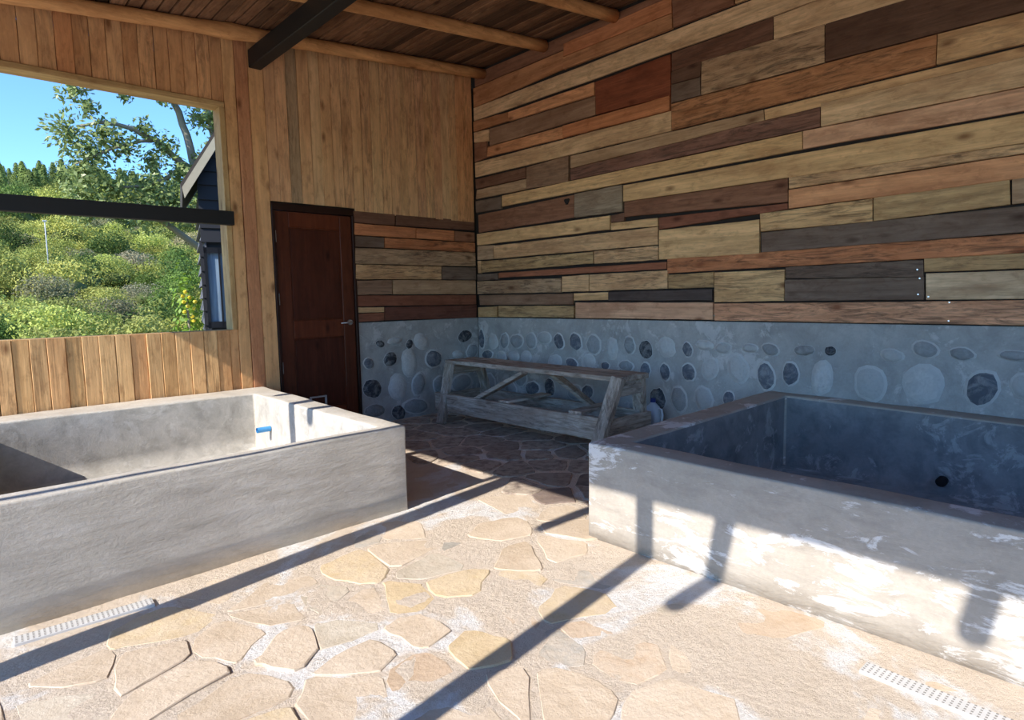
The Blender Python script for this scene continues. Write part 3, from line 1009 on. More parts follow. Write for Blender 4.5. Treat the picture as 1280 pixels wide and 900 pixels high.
# unseen wall added behind the camera, its opening shaped to balance the light
wall_front_added = empty('wall_front_added', (0, 0, 0))
structure(wall_front_added, 'unseen board wall added to shape the light, with a wide opening facing the window wall')
FOX0, FOX1, FOZ0, FOZ1 = -1.0, 3.4, 0.95, 2.72
for (x0, x1, z0, z1) in ((X_END, FOX0, -0.2, 2.95), (FOX0, FOX1, -0.2, FOZ0), (FOX0, FOX1, FOZ1, 2.95), (FOX1, XB + 0.14, -0.2, 3.3)):
    box('wall_backing', x0, x1, Y_END - 0.14, Y_END - 0.022, z0, z1, BACKING, wall_front_added)
xx = X_END
while xx < XB:
    x2 = min(XB, xx + random.uniform(0.13, 0.2))
    xm = (xx + x2) / 2
    runs = [(0, roof_z(xx) - 0.005)] if not FOX0 < xm < FOX1 else [(0, FOZ0), (FOZ1, roof_z(xx) - 0.005)]
    for (z0, z1) in runs:
        o = box('wall_board', xx + .002, x2 - .002, Y_END - 0.022, Y_END, z0, z1, WOOD_Z, wall_front_added, 0.003)
        o.color = (*lin(*random.choice(VC)), 0.85)
    xx = x2

# window: lining boards, trim strips and the black cross rail
window = empty('window_1', ((WX0 + WX1) / 2, YA, WZ0))
structure(window, 'wide unglazed window opening lined with pale boards and crossed by a black rail')
FW = (202, 168, 116)
fc = (*lin(*FW), 0.95)
box('frame_board', WX0, WX1 + 0.04, YA - 0.024, YA + 0.13, WZ1, WZ1 + 0.042, WOOD_X, window, 0.003, fc)
box('frame_board', WX1, WX1 + 0.042, YA - 0.022, YA + 0.13, WZ0 - 0.0, WZ1, WOOD_Z, window, 0.003, fc)
box('frame_board', WX0 - 0.04, WX0, YA - 0.022, YA + 0.13, WZ0, WZ1 + 0.04, WOOD_Z, window, 0.003, fc)
box('sill_board', WX0, WX1, YA - 0.006, YA + 0.14, WZ0 - 0.025, WZ0 + 0.002, WOOD_X, window, 0.003, fc)
box('cross_rail', WX0 - 0.03, 1.845, YA - 0.085, YA - 0.024, 1.822, 1.932, BLACK_WOOD, window, 0.004)

# ------------------------------------------------------------------ door
door = empty('door_1', ((DX0 + DX1) / 2, YA, 0))
structure(door, 'dark reddish brown panelled wooden door')
dc = (*lin(96, 48, 28), 0.9)
yf = YA + 0.0
box('door_frame', DX0, DX1, yf - 0.02, yf + 0.10, DZ1 - 0.028, DZ1 + 0.03, WOOD_DOOR, door, 0.003, (*lin(48, 26, 18), 0.9))
box('door_frame', DX0 - 0.004, DX0 + 0.022, yf - 0.02, yf + 0.10, 0, DZ1 - 0.028, WOOD_DOOR, door, 0.003, (*lin(52, 28, 20), 0.9))
box('door_frame', DX1 - 0.020, DX1 + 0.006, yf - 0.02, yf + 0.10, 0, DZ1 - 0.028, WOOD_DOOR, door, 0.003, (*lin(52, 28, 20), 0.9))
lx0, lx1, lz0, lz1 = DX0 + 0.024, DX1 - 0.022, 0.012, DZ1 - 0.032
ly0, ly1 = yf + 0.004, yf + 0.045
leaf = box('leaf', lx0, lx1, ly0 + 0.014, ly1, lz0, lz1, WOOD_DOOR, door, 0.0, dc)
for (x0, x1, z0, z1) in ((lx0, lx0 + 0.125, lz0, lz1), (lx1 - 0.115, lx1, lz0, lz1)):
    box('stile', x0, x1, ly0, ly1 - 0.002, z0, z1, WOOD_DOOR, door, 0.004, dc)
for (z0, z1) in ((lz0, 0.22), (0.87, 1.03), (1.845, lz1)):
    box('rail', lx0 + 0.126, lx1 - 0.116, ly0 + 0.0005, ly1 - 0.003, z0, z1, WOOD_DOOR, door, 0.004, (*lin(110, 54, 31), 0.9))
for (z0, z1) in ((0.22, 0.87), (1.03, 1.845)):
    box('panel', lx0 + 0.135, lx1 - 0.125, ly0 + 0.010, ly1 - 0.01, z0 + 0.010, z1 - 0.010, WOOD_DOOR, door, 0.006, (*lin(86, 41, 25), 0.9))
for z in (1.76, 1.22, 0.62):
    v_, f_ = tube([(DX0 + 0.024, yf - 0.006, z - 0.05), (DX0 + 0.024, yf - 0.006, z + 0.05)], [0.007, 0.007], 8)
    hg = new_obj('hinge', v_, f_, GALV, door, False, (DX0 + 0.024, yf - 0.006, z))
# lever handle
hx, hz = DX1 - 0.075, 0.995
bm = bmesh.new()
bmesh.ops.create_cone(bm, cap_ends=True, segments=16, radius1=0.027, radius2=0.024, depth=0.012)
bm.transform(Matrix.Translation((hx, ly0 - 0.006, hz)) @ Matrix.Rotation(math.pi / 2, 4, 'X'))
hd = from_bm('handle', bm, STEEL, door, (hx, ly0, hz))
v_, f_ = tube([(hx, ly0 - 0.004, hz), (hx, ly0 - 0.045, hz), (hx - 0.02, ly0 - 0.052, hz), (hx - 0.115, ly0 - 0.05, hz - 0.004)], [0.009, 0.009, 0.009, 0.007], 8)
new_obj('lever', v_, f_, STEEL, hd, True, (hx, ly0 - 0.04, hz))
# the small pale metal frame low on the door
FR = plain('pale_metal', lin(190, 190, 188), 0.5, 0.2)
fx0, fx1, fz0, fz1 = 2.44, 2.60, 0.12, 0.335
for (x0, x1, z0, z1) in ((fx0, fx1, fz1 - 0.014, fz1), (fx0, fx1, fz0, fz0 + 0.014), (fx0, fx0 + 0.014, fz0 + 0.014, fz1 - 0.014), (fx1 - 0.016, fx1, fz0 + 0.014, fz1 - 0.014)):
    box('flap_frame', x0, x1, ly0 - 0.018, ly0 - 0.0005, z0, z1, FR, door, 0.002)

# ------------------------------------------------------------------ roof
ceiling = new_obj('ceiling', [(-1.45, Y_END - .2, roof_z(-1.45) + 0.03), (XB + 0.25, Y_END - .2, roof_z(XB + .25) + 0.03), (XB + .25, YA + 0.35, roof_z(XB + .25) + 0.03), (-1.45, YA + 0.35, roof_z(-1.45) + 0.03),
                               (-1.45, Y_END - .2, roof_z(-1.45) + 0.06), (XB + 0.25, Y_END - .2, roof_z(XB + .25) + 0.06), (XB + .25, YA + 0.35, roof_z(XB + .25) + 0.06), (-1.45, YA + 0.35, roof_z(-1.45) + 0.06)],
                  [(3, 2, 1, 0), (4, 5, 6, 7), (0, 1, 5, 4), (1, 2, 6, 5), (2, 3, 7, 6), (3, 0, 4, 7)], BACKING)
structure(ceiling, 'sloping ceiling of dark rough boards under the roof')
x = -1.455
while x < XB + 0.1:
    w = random.uniform(0.065, 0.11)
    z = roof_z(x + w / 2) + random.uniform(0.0, 0.012)
    bm = box_bm(-w / 2 + 0.006, w / 2 - 0.006, -(YA + 0.3 - Y_END + .15) / 2, (YA + 0.3 - Y_END + .15) / 2, 0, 0.024, 0.003)
    bm.transform(Matrix.Rotation(-math.atan(0.1036) + random.uniform(-.02, .02), 4, 'Y'))
    o = from_bm('roof_board', bm, WOOD_ROOF, ceiling)
    o.location = (x + w / 2, (YA + 0.3 + Y_END - .15) / 2, z)
    kk = random.uniform(0.5, 1.7)
    o.color = (*[q_ * kk for q_ in lin(120, 88, 64)], 0.6)
    x += w

# round rafters
def rafter(y, x0, x1, r, label, wob=0.022, tip=None, sink=0.0):
    n = 26
    pts, rad = [], []
    ph = random.uniform(0, 6)
    kn = random.sample(range(3, n - 2), 3)
    for i in range(n + 1):
        s = i / n
        x_ = x0 + (x1 - x0) * s
        rr = r * (0.93 + 0.14 * s) + random.uniform(-.003, .003) + (0.010 if i in kn else 0)
        if tip and x_ < -1.5:
            rr = tip
        pts.append((x_, y + wob * math.sin(4 * s + ph), roof_z(x_) - r - 0.002 - sink + wob * 0.3 * math.sin(6 * s + ph * 2)))
        rad.append(rr)
    v_, f_ = tube(pts, rad, 12)
    o = new_obj('roof_pole', v_, f_, WOOD_POLE, None, True, ((x0 + x1) / 2, y, roof_z((x0 + x1) / 2) - r))
    o.color = (*lin(220, 164, 108), 0.9)
    return tag(o, label, 'pole', 'peeled round poles carrying the roof')
rafter(5.15, -1.7, XB - 0.012, 0.050, 'peeled round roof pole running along the top of the boarded window wall')
rafter(4.23, -1.48, XB - 0.030, 0.050, 'peeled round roof pole next to the one along the window wall')
rafter(3.44, -1.68, XB - 0.030, 0.048, 'peeled round roof pole, third out from the window wall')
GEN = 'peeled round roof pole over the open middle of the shelter'
rafter(2.50, -4.2, XB - 0.030, 0.046, GEN, 0.004, 0.021)
rafter(1.61, -1.79, XB - 0.030, 0.046, GEN)
rafter(0.71, -1.98, XB - 0.030, 0.048, GEN)
rafter(-0.16, -1.57, XB - 0.030, 0.048, GEN)
rafter(-1.05, -1.70, XB - 0.030, 0.048, GEN)

BEAMZ = roof_z(2.10) - 0.104
beam = box('roof_beam', 2.048, 2.150, Y_END + 0.1, YA - 0.03, BEAMZ - 0.142, BEAMZ, BLACK_WOOD, None, 0.005)
tag(beam, 'black squared timber beam crossing under the roof poles', 'beam')
EZ = 2.79
eave = box('eave_beam', -1.18, -1.08, Y_END, YA + 0.1, EZ, roof_z(-1.13) - 0.104, BLACK_WOOD, None, 0.005)
tag(eave, 'black squared timber beam along the open side of the shelter', 'beam')
for (y, w) in ((3.82, 0.085), (2.432, 0.125), (1.130, 0.085), (-1.3, 0.085)):
    p_ = box('post', -1.13 - w / 2, -1.13 + w / 2, y - w / 2, y + w / 2, -0.01, EZ, BLACK_WOOD, None, 0.004)
    tag(p_, 'black squared timber post holding the eave beam', 'post', 'posts along the open side')

# ------------------------------------------------------------------ concrete tubs
def make_tub(name, outer, inner, z_out, z_in0, rimz, mat_out, mat_in):
    """outer/inner: 4 corners (x,y) counter-clockwise; rimz(x, y) gives rim height."""
    bm = bmesh.new()
    ob = [bm.verts.new((x_, y_, -0.02)) for x_, y_ in outer]
    ot = [bm.verts.new((x_, y_, rimz(x_, y_))) for x_, y_ in outer]
    it = [bm.verts.new((x_, y_, rimz(x_, y_))) for x_, y_ in inner]
    ib = [bm.verts.new((x_ , y_, z_in0)) for x_, y_ in inner]
    inside = []
    for i in range(4):
        j = (i + 1) % 4
        bm.faces.new((ob[i], ob[j], ot[j], ot[i]))
        bm.faces.new((ot[i], ot[j], it[j], it[i]))
        inside.append(bm.faces.new((it[i], it[j], ib[j], ib[i])))
    inside.append(bm.faces.new(ib))
    bm.faces.new(ob[::-1])
    for f in inside:
        f.material_index = 1
    ed = [e for e in bm.edges if all(v.co.z > 0.2 for v in e.verts)] + [e for e in bm.edges if abs(e.verts[0].co.z - e.verts[1].co.z) > 0.2]
    bmesh.ops.bevel(bm, geom=ed, offset=0.012, segments=3, affect='EDGES', profile=0.6)
    for _ in range(5):
        le = [e for e in bm.edges if e.calc_length() > 0.13]
        if not le:
            break
        bmesh.ops.subdivide_edges(bm, edges=le, cuts=1, use_grid_fill=True)
    bmesh.ops.triangulate(bm, faces=[f for f in bm.faces if len(f.verts) > 4])
    bm.normal_update()
    for v in bm.verts:
        d_ = noise.noise(v.co * 2.1) * 0.006 + noise.noise(v.co * 7.0) * 0.0025
        v.co += v.normal * d_
    return bm

root = empty('concrete_tub', (0.93, 4.13, 0))
tag(root, 'grey concrete bath tub below the window, empty, with a short blue pipe inside', 'tub', 'concrete bath tubs')
bm = make_tub('body', [(-0.14, 2.90), (1.925, 2.99), (2.02, 5.312), (-0.10, 5.312)], [(0.07, 3.05), (1.79, 3.075), (1.805, 4.965), (0.07, 4.985)], 0, 0.05, lambda x_, y_: 0.482, CONC_L, CONC_IN)
o = from_bm('basin', bm, CONC_L, root, (0.93, 4.13, 0), True)
o.data.materials.append(CONC_IN)
BLUE = plain('blue_plastic', lin(72, 150, 206), 0.4)
py, pz = 4.66, 0.245
v_, f_ = tube([(1.80, py, pz), (1.70, py, pz)], [0.021, 0.021], 16, False)
v2, f2 = tube([(1.70, py, pz), (1.80, py, pz)], [0.0165, 0.0165], 16, False)
n0 = len(v_)
fr_ = [(16 + k, n0 + k, n0 + (k + 1) % 16, 16 + (k + 1) % 16) for k in range(16)]
new_obj('blue_pipe', v_ + [(p[0], p[1], p[2]) for p in v2], f_ + [tuple(q + n0 for q in f) for f in f2], BLUE, root, True, (1.75, py, pz))

root = empty('concrete_tub', (3.38, 0.6, 0))
tag(root, 'pale limewashed concrete bath tub in shade along the plank wall, with an outlet hole', 'tub', 'concrete bath tubs')
def rz(x_, y_):
    if x_ > 3.5:
        return 0.448 + (0.490 - 0.448) * max(0, min(1.2, (y_ - 0.55) / 1.45))
    return 0.476
bm = make_tub('body', [(2.335, -0.95), (4.435, -0.95), (4.435, 2.03), (2.335, 1.985)], [(2.49, -0.8), (4.22, -0.8), (4.285, 1.85), (2.487, 1.83)], 0, 0.0, rz, CONC_R, CONC_IN)
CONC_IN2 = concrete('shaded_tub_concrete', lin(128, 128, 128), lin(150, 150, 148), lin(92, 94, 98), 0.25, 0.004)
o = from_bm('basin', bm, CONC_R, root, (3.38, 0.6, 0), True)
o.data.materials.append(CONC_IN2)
v_, f_ = tube([(4.21, 0.905, 0.085), (4.26, 0.905, 0.085)], [0.028, 0.028], 16)
v2, f2 = tube([(4.23, 0.905, 0.085), (4.212, 0.905, 0.085)], [0.024, 0.024], 16)
HOLE = plain('dark_hole', (0.006, 0.006, 0.007), 0.9)
new_obj('outlet_hole', v_, f_, HOLE, root, True, (4.235, 0.905, 0.085))

# ------------------------------------------------------------------ floor drain grates
PLASTIC = plain('white_grate', lin(206, 204, 200), 0.5)
SLOT = plain('grate_slot', lin(140, 136, 130), 0.9)
def grate(ax, ay, bx, by, w, label):
    L = math.hypot(bx - ax, by - ay)
    ang = math.atan2(by - ay, bx - ax)
    root = empty('drain_grate', ((ax + bx) / 2, (ay + by) / 2, -0.002))
    tag(root, label, 'drain grate', 'slotted drain grates in the floor')
    root.rotation_euler = (0, 0, ang)
    pl = from_bm('plate', box_bm(-L / 2, L / 2, -w / 2, w / 2, -0.012, 0.004, 0.002), PLASTIC)
    pl.parent = root
    bm = bmesh.new()
    nc, nr = int(L / 0.0165), 5
    for i in range(nc):
        for j in range(nr):
            cx_ = -L / 2 + (i + 0.5) * L / nc
            cy_ = -w / 2 + (j + 0.5) * w / nr
            b2 = bmesh.ops.create_cube(bm, size=1)
            for v in b2['verts']:
                v.co = Vector((cx_ + v.co.x * 0.006, cy_ + v.co.y * w / nr * 0.42, 0.0035 + v.co.z * 0.003))
    s = from_bm('slots', bm, SLOT)
    s['kind'] = 'stuff'
    s.parent = root
grate(0.115, 2.80, 0.56, 2.778, 0.066, 'narrow white slotted drain grate beside the tub under the window')
grate(2.098, 0.635, 2.075, -0.05, 0.066, 'narrow white slotted drain grate beside the limewashed tub')

# ------------------------------------------------------------------ bench
def BC():
    k_ = random.uniform(0.85, 1.1)
    return (*[q_ * k_ for q_ in lin(196, 184, 170)], 0.45)

bench = empty('trestle_bench', (3.85, 3.9, 0))
tag(bench, 'weathered grey wooden trestle bench against the stone plinth', 'bench')
def bpart(name, a, b, w, tt, mat, up=(0, 0, 1), jit=0.003, cuts=4):
    bm = bar_bm(a, b, w, tt, up, 0.004, jit, cuts)
    c_ = (Vector(a) + Vector(b)) / 2
    o = from_bm(name, bm, mat, bench, tuple(c_))
    o.color = BC()
    return o
# top boards
for (x0, w) in ((3.715, 0.115), (3.835, 0.115), (3.955, 0.115)):
    bpart('top_board', (x0, 4.93 + random.uniform(-.03, .02), 0.582), (x0, 2.80 + random.uniform(-.03, .04), 0.582), w, 0.038, WOOD_BENCH)
# legs
def leg(foot, top, w=0.105, tt=0.05):
    bpart('leg', foot, top, tt, w, WOOD_BENCH_Z, (0, 1, 0), 0.002, 3)
leg((3.515, 4.83, 0.0), (3.672, 4.875, 0.565))
leg((3.515, 2.93, 0.0), (3.672, 2.815, 0.595))
leg((4.19, 4.83, 0.0), (4.03, 4.87, 0.565))
leg((4.19, 2.98, 0.0), (4.03, 2.90, 0.565))
# long low stretchers
bpart('stretcher', (3.585, 4.99, 0.195), (3.585, 2.90, 0.205), 0.040, 0.175, WOOD_BENCH)
bpart('stretcher', (4.10, 4.95, 0.195), (4.10, 2.93, 0.205), 0.040, 0.150, WOOD_BENCH)
# end boards low and high
bpart('end_board', (3.57, 2.875, 0.19), (4.16, 2.885, 0.19), 0.040, 0.16, WOOD_BENCH_X)
bpart('end_board', (3.59, 4.925, 0.20), (4.13, 4.925, 0.20), 0.036, 0.15, WOOD_BENCH_X)
bpart('end_apron', (3.70, 2.88, 0.50), (4.05, 2.88, 0.50), 0.036, 0.125, WOOD_BENCH_X)
bpart('end_apron', (3.70, 4.85, 0.51), (4.03, 4.85, 0.51), 0.034, 0.10, WOOD_BENCH_X)
# diagonal braces
bpart('brace', (3.655, 3.80, 0.56), (3.625, 4.42, 0.265), 0.035, 0.085, WOOD_BENCH, (1, 0, 0))
bpart('brace', (4.04, 3.92, 0.56), (4.07, 3.38, 0.255), 0.035, 0.085, WOOD_BENCH, (1, 0, 0))
# two loose boards lying across the stretchers
for (a, b, lab) in (((3.56, 3.97, 0.301), (4.15, 4.02, 0.292), 'short loose board lying across the bench stretchers near the middle'),
                    ((3.57, 3.16, 0.305), (4.14, 3.24, 0.296), 'short loose board lying across the bench stretchers near the white jug')):
    bm = bar_bm(a, b, 0.12, 0.022, (0, 0, 1), 0.003, 0.002, 3)
    o = from_bm('loose_board', bm, WOOD_BENCH_X, None, tuple((Vector(a) + Vector(b)) / 2))
    o.color = BC()
    tag(o, lab, 'board', 'loose boards under the bench')

# jug
WHITE = plain('white_plastic', lin(196, 202, 208), 0.35)
CAPB = plain('blue_cap', lin(24, 36, 110), 0.4)
jx, jy = 4.33, 2.985 - 0.02
root = empty('plastic_jug', (jx, jy, 0))
tag(root, 'white plastic jug with a blue cap beside the bench', 'jug')
P, F = [], []
prof = [(0.0, 0.004), (0.9, 0.004), (1.0, 0.02), (1.0, 0.20), (0.94, 0.235), (0.72, 0.275), (0.38, 0.30), (0.30, 0.305), (0.30, 0.325), (0.0, 0.325)]
n = 20
for s, z in prof:
    for k in range(n):
        an = 2 * math.pi * k / n
        ex = lambda c_: math.copysign(abs(c_) ** 0.7, c_)
        P.append((jx + 0.055 * s * ex(math.cos(an)), jy + 0.07 * s * ex(math.sin(an)), z))
for r in range(len(prof) - 1):
    for k in range(n):
        F.append((r * n + k, r * n + (k + 1) % n, (r + 1) * n + (k + 1) % n, (r + 1) * n + k))
new_obj('bottle', P, F, WHITE, root, True, (jx, jy, 0))
v_, f_ = tube([(jx, jy, 0.312), (jx, jy, 0.345)], [0.023, 0.022], 16)
new_obj('cap', v_, f_, CAPB, root, False, (jx, jy, 0.33))
v_, f_ = tube([(jx, jy - 0.045, 0.262), (jx, jy - 0.085, 0.255), (jx, jy - 0.092, 0.21), (jx, jy - 0.085, 0.15), (jx, jy - 0.06, 0.13)], [0.011] * 5, 8)
new_obj('handle', v_, f_, WHITE, root, True, (jx, jy - 0.07, 0.2))

# ------------------------------------------------------------------ outside: black cabin
cab = empty('black_cabin', (2.57, 8.5, -0.5))
tag(cab, 'black lap-sided cabin with a steep roof outside the window', 'building')
AN = math.radians(-14.9)
ux, uy = math.cos(AN), math.sin(AN)
def cw(u, d, z):   # u along the front, d behind the front
    return (2.57 + ux * u - uy * d, 8.5 + uy * u + ux * d, z)
def cprism(name, pts, d0, d1, mat, col=None, parent=None):
    """pts: (u, z) outline, extruded from d0 to d1 behind the front."""
    n = len(pts)
    P = [cw(u, d0, z) for u, z in pts] + [cw(u, d1, z) for u, z in pts]
    F = [tuple(range(n)), tuple(range(2 * n - 1, n - 1, -1))] + [(i, n + i, n + (i + 1) % n, (i + 1) % n) for i in range(n)]
    me = new_obj(name, P, F, mat, parent or cab, False, tuple(np.mean(np.array(P), axis=0)))
    bm = bmesh.new(); bm.from_mesh(me.data); bmesh.ops.recalc_face_normals(bm, faces=bm.faces[:]); bm.to_mesh(me.data); bm.free()
    if col:
        me.color = col
    return me
CW_, CD = 3.2, 2.0                        # cabin width and depth
SL = 1.62                                 # roof pitch
ze = 2.80
ridge = ze + SL * CW_ / 2
BLACKB = plain('black_siding', lin(26, 26, 30), 0.7)
cprism('wall_core', [(0.03, -0.5), (CW_ - .03, -0.5), (CW_ - .03, ze), (CW_ / 2, ridge - 0.02), (0.03, ze)], 0.03, CD, BLACKB)
z = -0.5
while z < ridge - 0.1:
    h = random.uniform(0.165, 0.185)
    def edge(zz):
        return 0.0 if zz <= ze else (zz - ze) / SL
    segs = [(edge(z), CW_ - edge(z))]
    if z < 1.90 and z + h > 0.90:
        segs = [(0.0, 0.02), (1.02, CW_)] if False else [(-0.02, 0.0), (1.02, CW_)]
    for (u0, u1) in segs:
        if u1 - u0 < 0.015:
            u0, u1 = -0.03, 0.0
        lo = [(u0 - (0.02 if u0 <= 0.001 else 0), z), (u1, z), (u1, z + h + 0.02), (u0 - (0.02 if u0 <= 0.001 else 0), z + h + 0.02)]
        # lapped: lower edge stands proud
        s0 = edge(z + h + .02) - edge(z)
        ul, ur = lo[0][0] + s0, u1 - s0
        P = [cw(lo[0][0], -0.025, z), cw(u1, -0.025, z), cw(ur, 0.0, z + h + .02), cw(ul, 0.0, z + h + .02),
             cw(lo[0][0], 0.03, z), cw(u1, 0.03, z), cw(ur, 0.03, z + h + .02), cw(ul, 0.03, z + h + .02)]
        F = [(0, 1, 2, 3), (7, 6, 5, 4), (0, 4, 5, 1), (1, 5, 6, 2), (2, 6, 7, 3), (3, 7, 4, 0)]
        new_obj('siding_board', P, F, BLACKB, cab, False, tuple(np.mean(np.array(P), axis=0)))
    # flank boards of the black siding, sunlight painted in as a greyer tone
    if z < 2.5:
        P = [cw(-0.03, 0.0, z), cw(-0.03, CD, z), cw(0.02, CD, z + h + .02), cw(0.02, 0.0, z + h + .02), cw(0.04, 0.0, z), cw(0.04, CD, z), cw(0.04, CD, z + h), cw(0.04, 0.0, z + h)]
        F = [(0, 1, 2, 3), (7, 6, 5, 4), (0, 4, 5, 1), (1, 5, 6, 2), (2, 6, 7, 3), (3, 7, 4, 0)]
        new_obj('siding_board', P, F, plain('sunlit_siding', lin(96, 96, 100), 0.8) if z < -0.4 else bpy.data.materials['sunlit_siding'], cab, False, tuple(np.mean(np.array(P), axis=0)))
    z += h
# roof planes with pale barge boards
ROOFM = plain('dark_shingles', lin(62, 56, 50), 0.9)
BARGE = plain('weathered_barge_board', lin(176, 164, 138), 0.85)
for s in (0, 1):
    m_ = (lambda u: u) if s == 0 else (lambda u: CW_ - u)
    ua, za = -0.19, 2.612
    ub, zb = CW_ / 2, za + (CW_ / 2 + 0.19) * SL
    cprism('barge_board', [(m_(ua), za), (m_(ub), zb), (m_(ub), zb - 0.15), (m_(ua + 0.02), za - 0.13)], -0.16, -0.11, BARGE)
    cprism('roof_slope', [(m_(ua - .02), za + 0.04), (m_(ub), zb + 0.03), (m_(ub), zb - 0.06), (m_(ua), za - 0.06)], -0.12, CD + 0.05, ROOFM)
# window of the cabin: black frame, two curtained panes
FRB = plain('black_window_frame', lin(24, 24, 28), 0.4)
t = NT('curtain_glass')
v = t.coord('Object', (30, 30, 1.5))
a = t.noise(v, 1.0, 4, 0.5)
t.base(t.mix(t.gray(a, 0.35, 0.65), lin(96, 116, 138), lin(134, 154, 172)))
t.rough(0.55)
CURT = t.m
wu0, wu1, wz0, wz1 = 0.0, 1.0, 0.88, 1.90
win = cprism('window', [(wu0, wz0), (wu1, wz0), (wu1, wz1), (wu0, wz1)], 0.018, 0.03, FRB)
for (a0, a1, b0, b1) in ((wu0, wu1, wz1 - 0.07, wz1), (wu0, wu1, wz0, wz0 + 0.08), (wu0, wu0 + 0.035, wz0, wz1), (wu1 - 0.07, wu1, wz0, wz1), (0.165, 0.185, wz0, wz1), (0.49, 0.52, wz0, wz1)):
    cprism('window_bar', [(a0, b0), (a1, b0), (a1, b1), (a0, b1)], -0.04, 0.017, FRB, None, win)
for (a0, a1) in ((0.035, 0.165), (0.185, 0.49), (0.52, 0.93)):
    cprism('window_pane', [(a0, wz0 + 0.08), (a1, wz0 + 0.08), (a1, wz1 - 0.07), (a0, wz1 - 0.07)], 0.0, 0.016, CURT, None, win)

# ------------------------------------------------------------------ outside: plants
def leaf_mat(name, c0, c1, rough=0.7, trans=0.25):
    t = NT(name)
    oi = t.n('ShaderNodeObjectInfo')
    v = t.coord('Object')
    a = t.noise(v, 4.0, 4, 0.6)
    b = t.noise(v, 40.0, 2, 0.6)
    c = t.mix(t.gray(a, 0.35, 0.65), c0, c1)
    c = t.mix(t.gray(b, 0.3, 0.7, 0, 0.5), c, tuple(x * 0.5 for x in c0))
    c = t.mix(0.9, c, oi.outputs['Color'], 'MULTIPLY')
    t.base(c); t.rough(rough)
    t.b.inputs['Specular IOR Level'].default_value = 0.25
    tr = t.n('ShaderNodeBsdfTranslucent')
    t.l(c, tr.inputs['Color'])
    mx = t.n('ShaderNodeMixShader')
    mx.inputs[0].default_value = trans
    t.l(t.b.outputs[0], mx.inputs[1]); t.l(tr.outputs[0], mx.inputs[2])
    t.l(mx.outputs[0], t.out.inputs['Surface'])
    return t.m

def leaf_cards(cent, nrm, size, aspect=0.5, seed=0):
    """A quad with pointed ends per centre."""
    r = np.random.default_rng(seed)
    n = len(cent)
    d = r.normal(size=(n, 3)); d /= np.linalg.norm(d, axis=1)[:, None]
    d = d - nrm * (np.sum(d * nrm, axis=1))[:, None] * 0.8
    d /= np.linalg.norm(d, axis=1)[:, None]
    s = np.cross(d, nrm); s /= np.linalg.norm(s, axis=1)[:, None] + 1e-9
    L = (size * r.uniform(0.6, 1.25, n))[:, None]
    a = cent - d * L * 0.5
    b = cent + s * L * aspect * 0.5
    c = cent + d * L * 0.5
    e = cent - s * L * aspect * 0.5
    V = np.stack([a, b, c, e], axis=1).reshape(-1, 3)
    F = [(4 * i, 4 * i + 1, 4 * i + 2, 4 * i + 3) for i in range(n)]
    return V, F

def shrub_mesh(name, seed, n_leaf, lumps, leaf, mat, flat=0.75):
    r = np.random.default_rng(seed)
    cs, ns = [], []
    for _ in range(lumps):
        th = r.uniform(0, 2 * math.pi); rr = r.uniform(0.1, 0.62)
        c = np.array([rr * math.cos(th), rr * math.sin(th), r.uniform(0.30, 0.85) * flat * (1.25 - 0.6 * rr)])
        R = r.uniform(0.28, 0.46)
        k = n_leaf // lumps
        d = r.normal(size=(k, 3)); d /= np.linalg.norm(d, axis=1)[:, None]
        p = c + d * R * r.uniform(0.72, 1.05, k)[:, None]
        keep = p[:, 2] > 0.0
        cs.append(p[keep]); ns.append((d * 0.8 + r.normal(size=(k, 3)) * 0.5)[keep])
    cs = np.concatenate(cs); ns = np.concatenate(ns)
    ns /= np.linalg.norm(ns, axis=1)[:, None]
    V, F = leaf_cards(cs, ns, np.full(len(cs), leaf), 0.6, seed)
    me = bpy.data.meshes.new(name)
    me.from_pydata([tuple(p) for p in V], [], F)
    me.materials.append(mat)
    return me

def core_mesh(name, seed, mat, flat=0.75):
    """woody inner mass that closes the gaps between leaves"""
    bm = bmesh.new()
    bmesh.ops.create_icosphere(bm, subdivisions=2, radius=0.5)
    for v in bm.verts:
        v.co *= 1 + 0.35 * noise.noise(v.co * 2.2 + Vector((seed, 0, 0)))
        v.co.z = v.co.z * flat * 0.75 + 0.36 * flat
        if v.co.z < 0:
            v.co.z = 0
    me = bpy.data.meshes.new(name)
    bm.to_mesh(me); bm.free()
    me.polygons.foreach_set('use_smooth', [True] * len(me.polygons))
    me.materials.append(mat)
    return me

LEAF_Y = leaf_mat('yellow_green_leaves', lin(164, 172, 80), lin(206, 204, 112))
LEAF_G = leaf_mat('dark_green_leaves', lin(84, 110, 52), lin(130, 152, 72))
LEAF_D = leaf_mat('grey_dry_leaves', lin(150, 146, 112), lin(178, 170, 130))
CORE = plain('shrub_wood', lin(84, 92, 46), 0.95)
KINDS = {
    'y': ('yellow-green leafy shrub growing on the hillside outside the window', [shrub_mesh('shrub_foliage_y%d' % i, 10 + i, 4200, 15, 0.062, LEAF_Y) for i in range(3)]),
    'g': ('dark green leafy shrub growing on the hillside outside the window', [shrub_mesh('shrub_foliage_g%d' % i, 20 + i, 4200, 15, 0.062, LEAF_G, 0.95) for i in range(2)]),
    'd': ('greyish dry shrub growing on the hillside outside the window', [shrub_mesh('shrub_foliage_d%d' % i, 30 + i, 3600, 13, 0.055, LEAF_D, 0.6) for i in range(2)]),
}
CORES = [core_mesh('shrub_core%d' % i, i, CORE) for i in range(3)]
placed = []
random.seed(21)
tries = 0
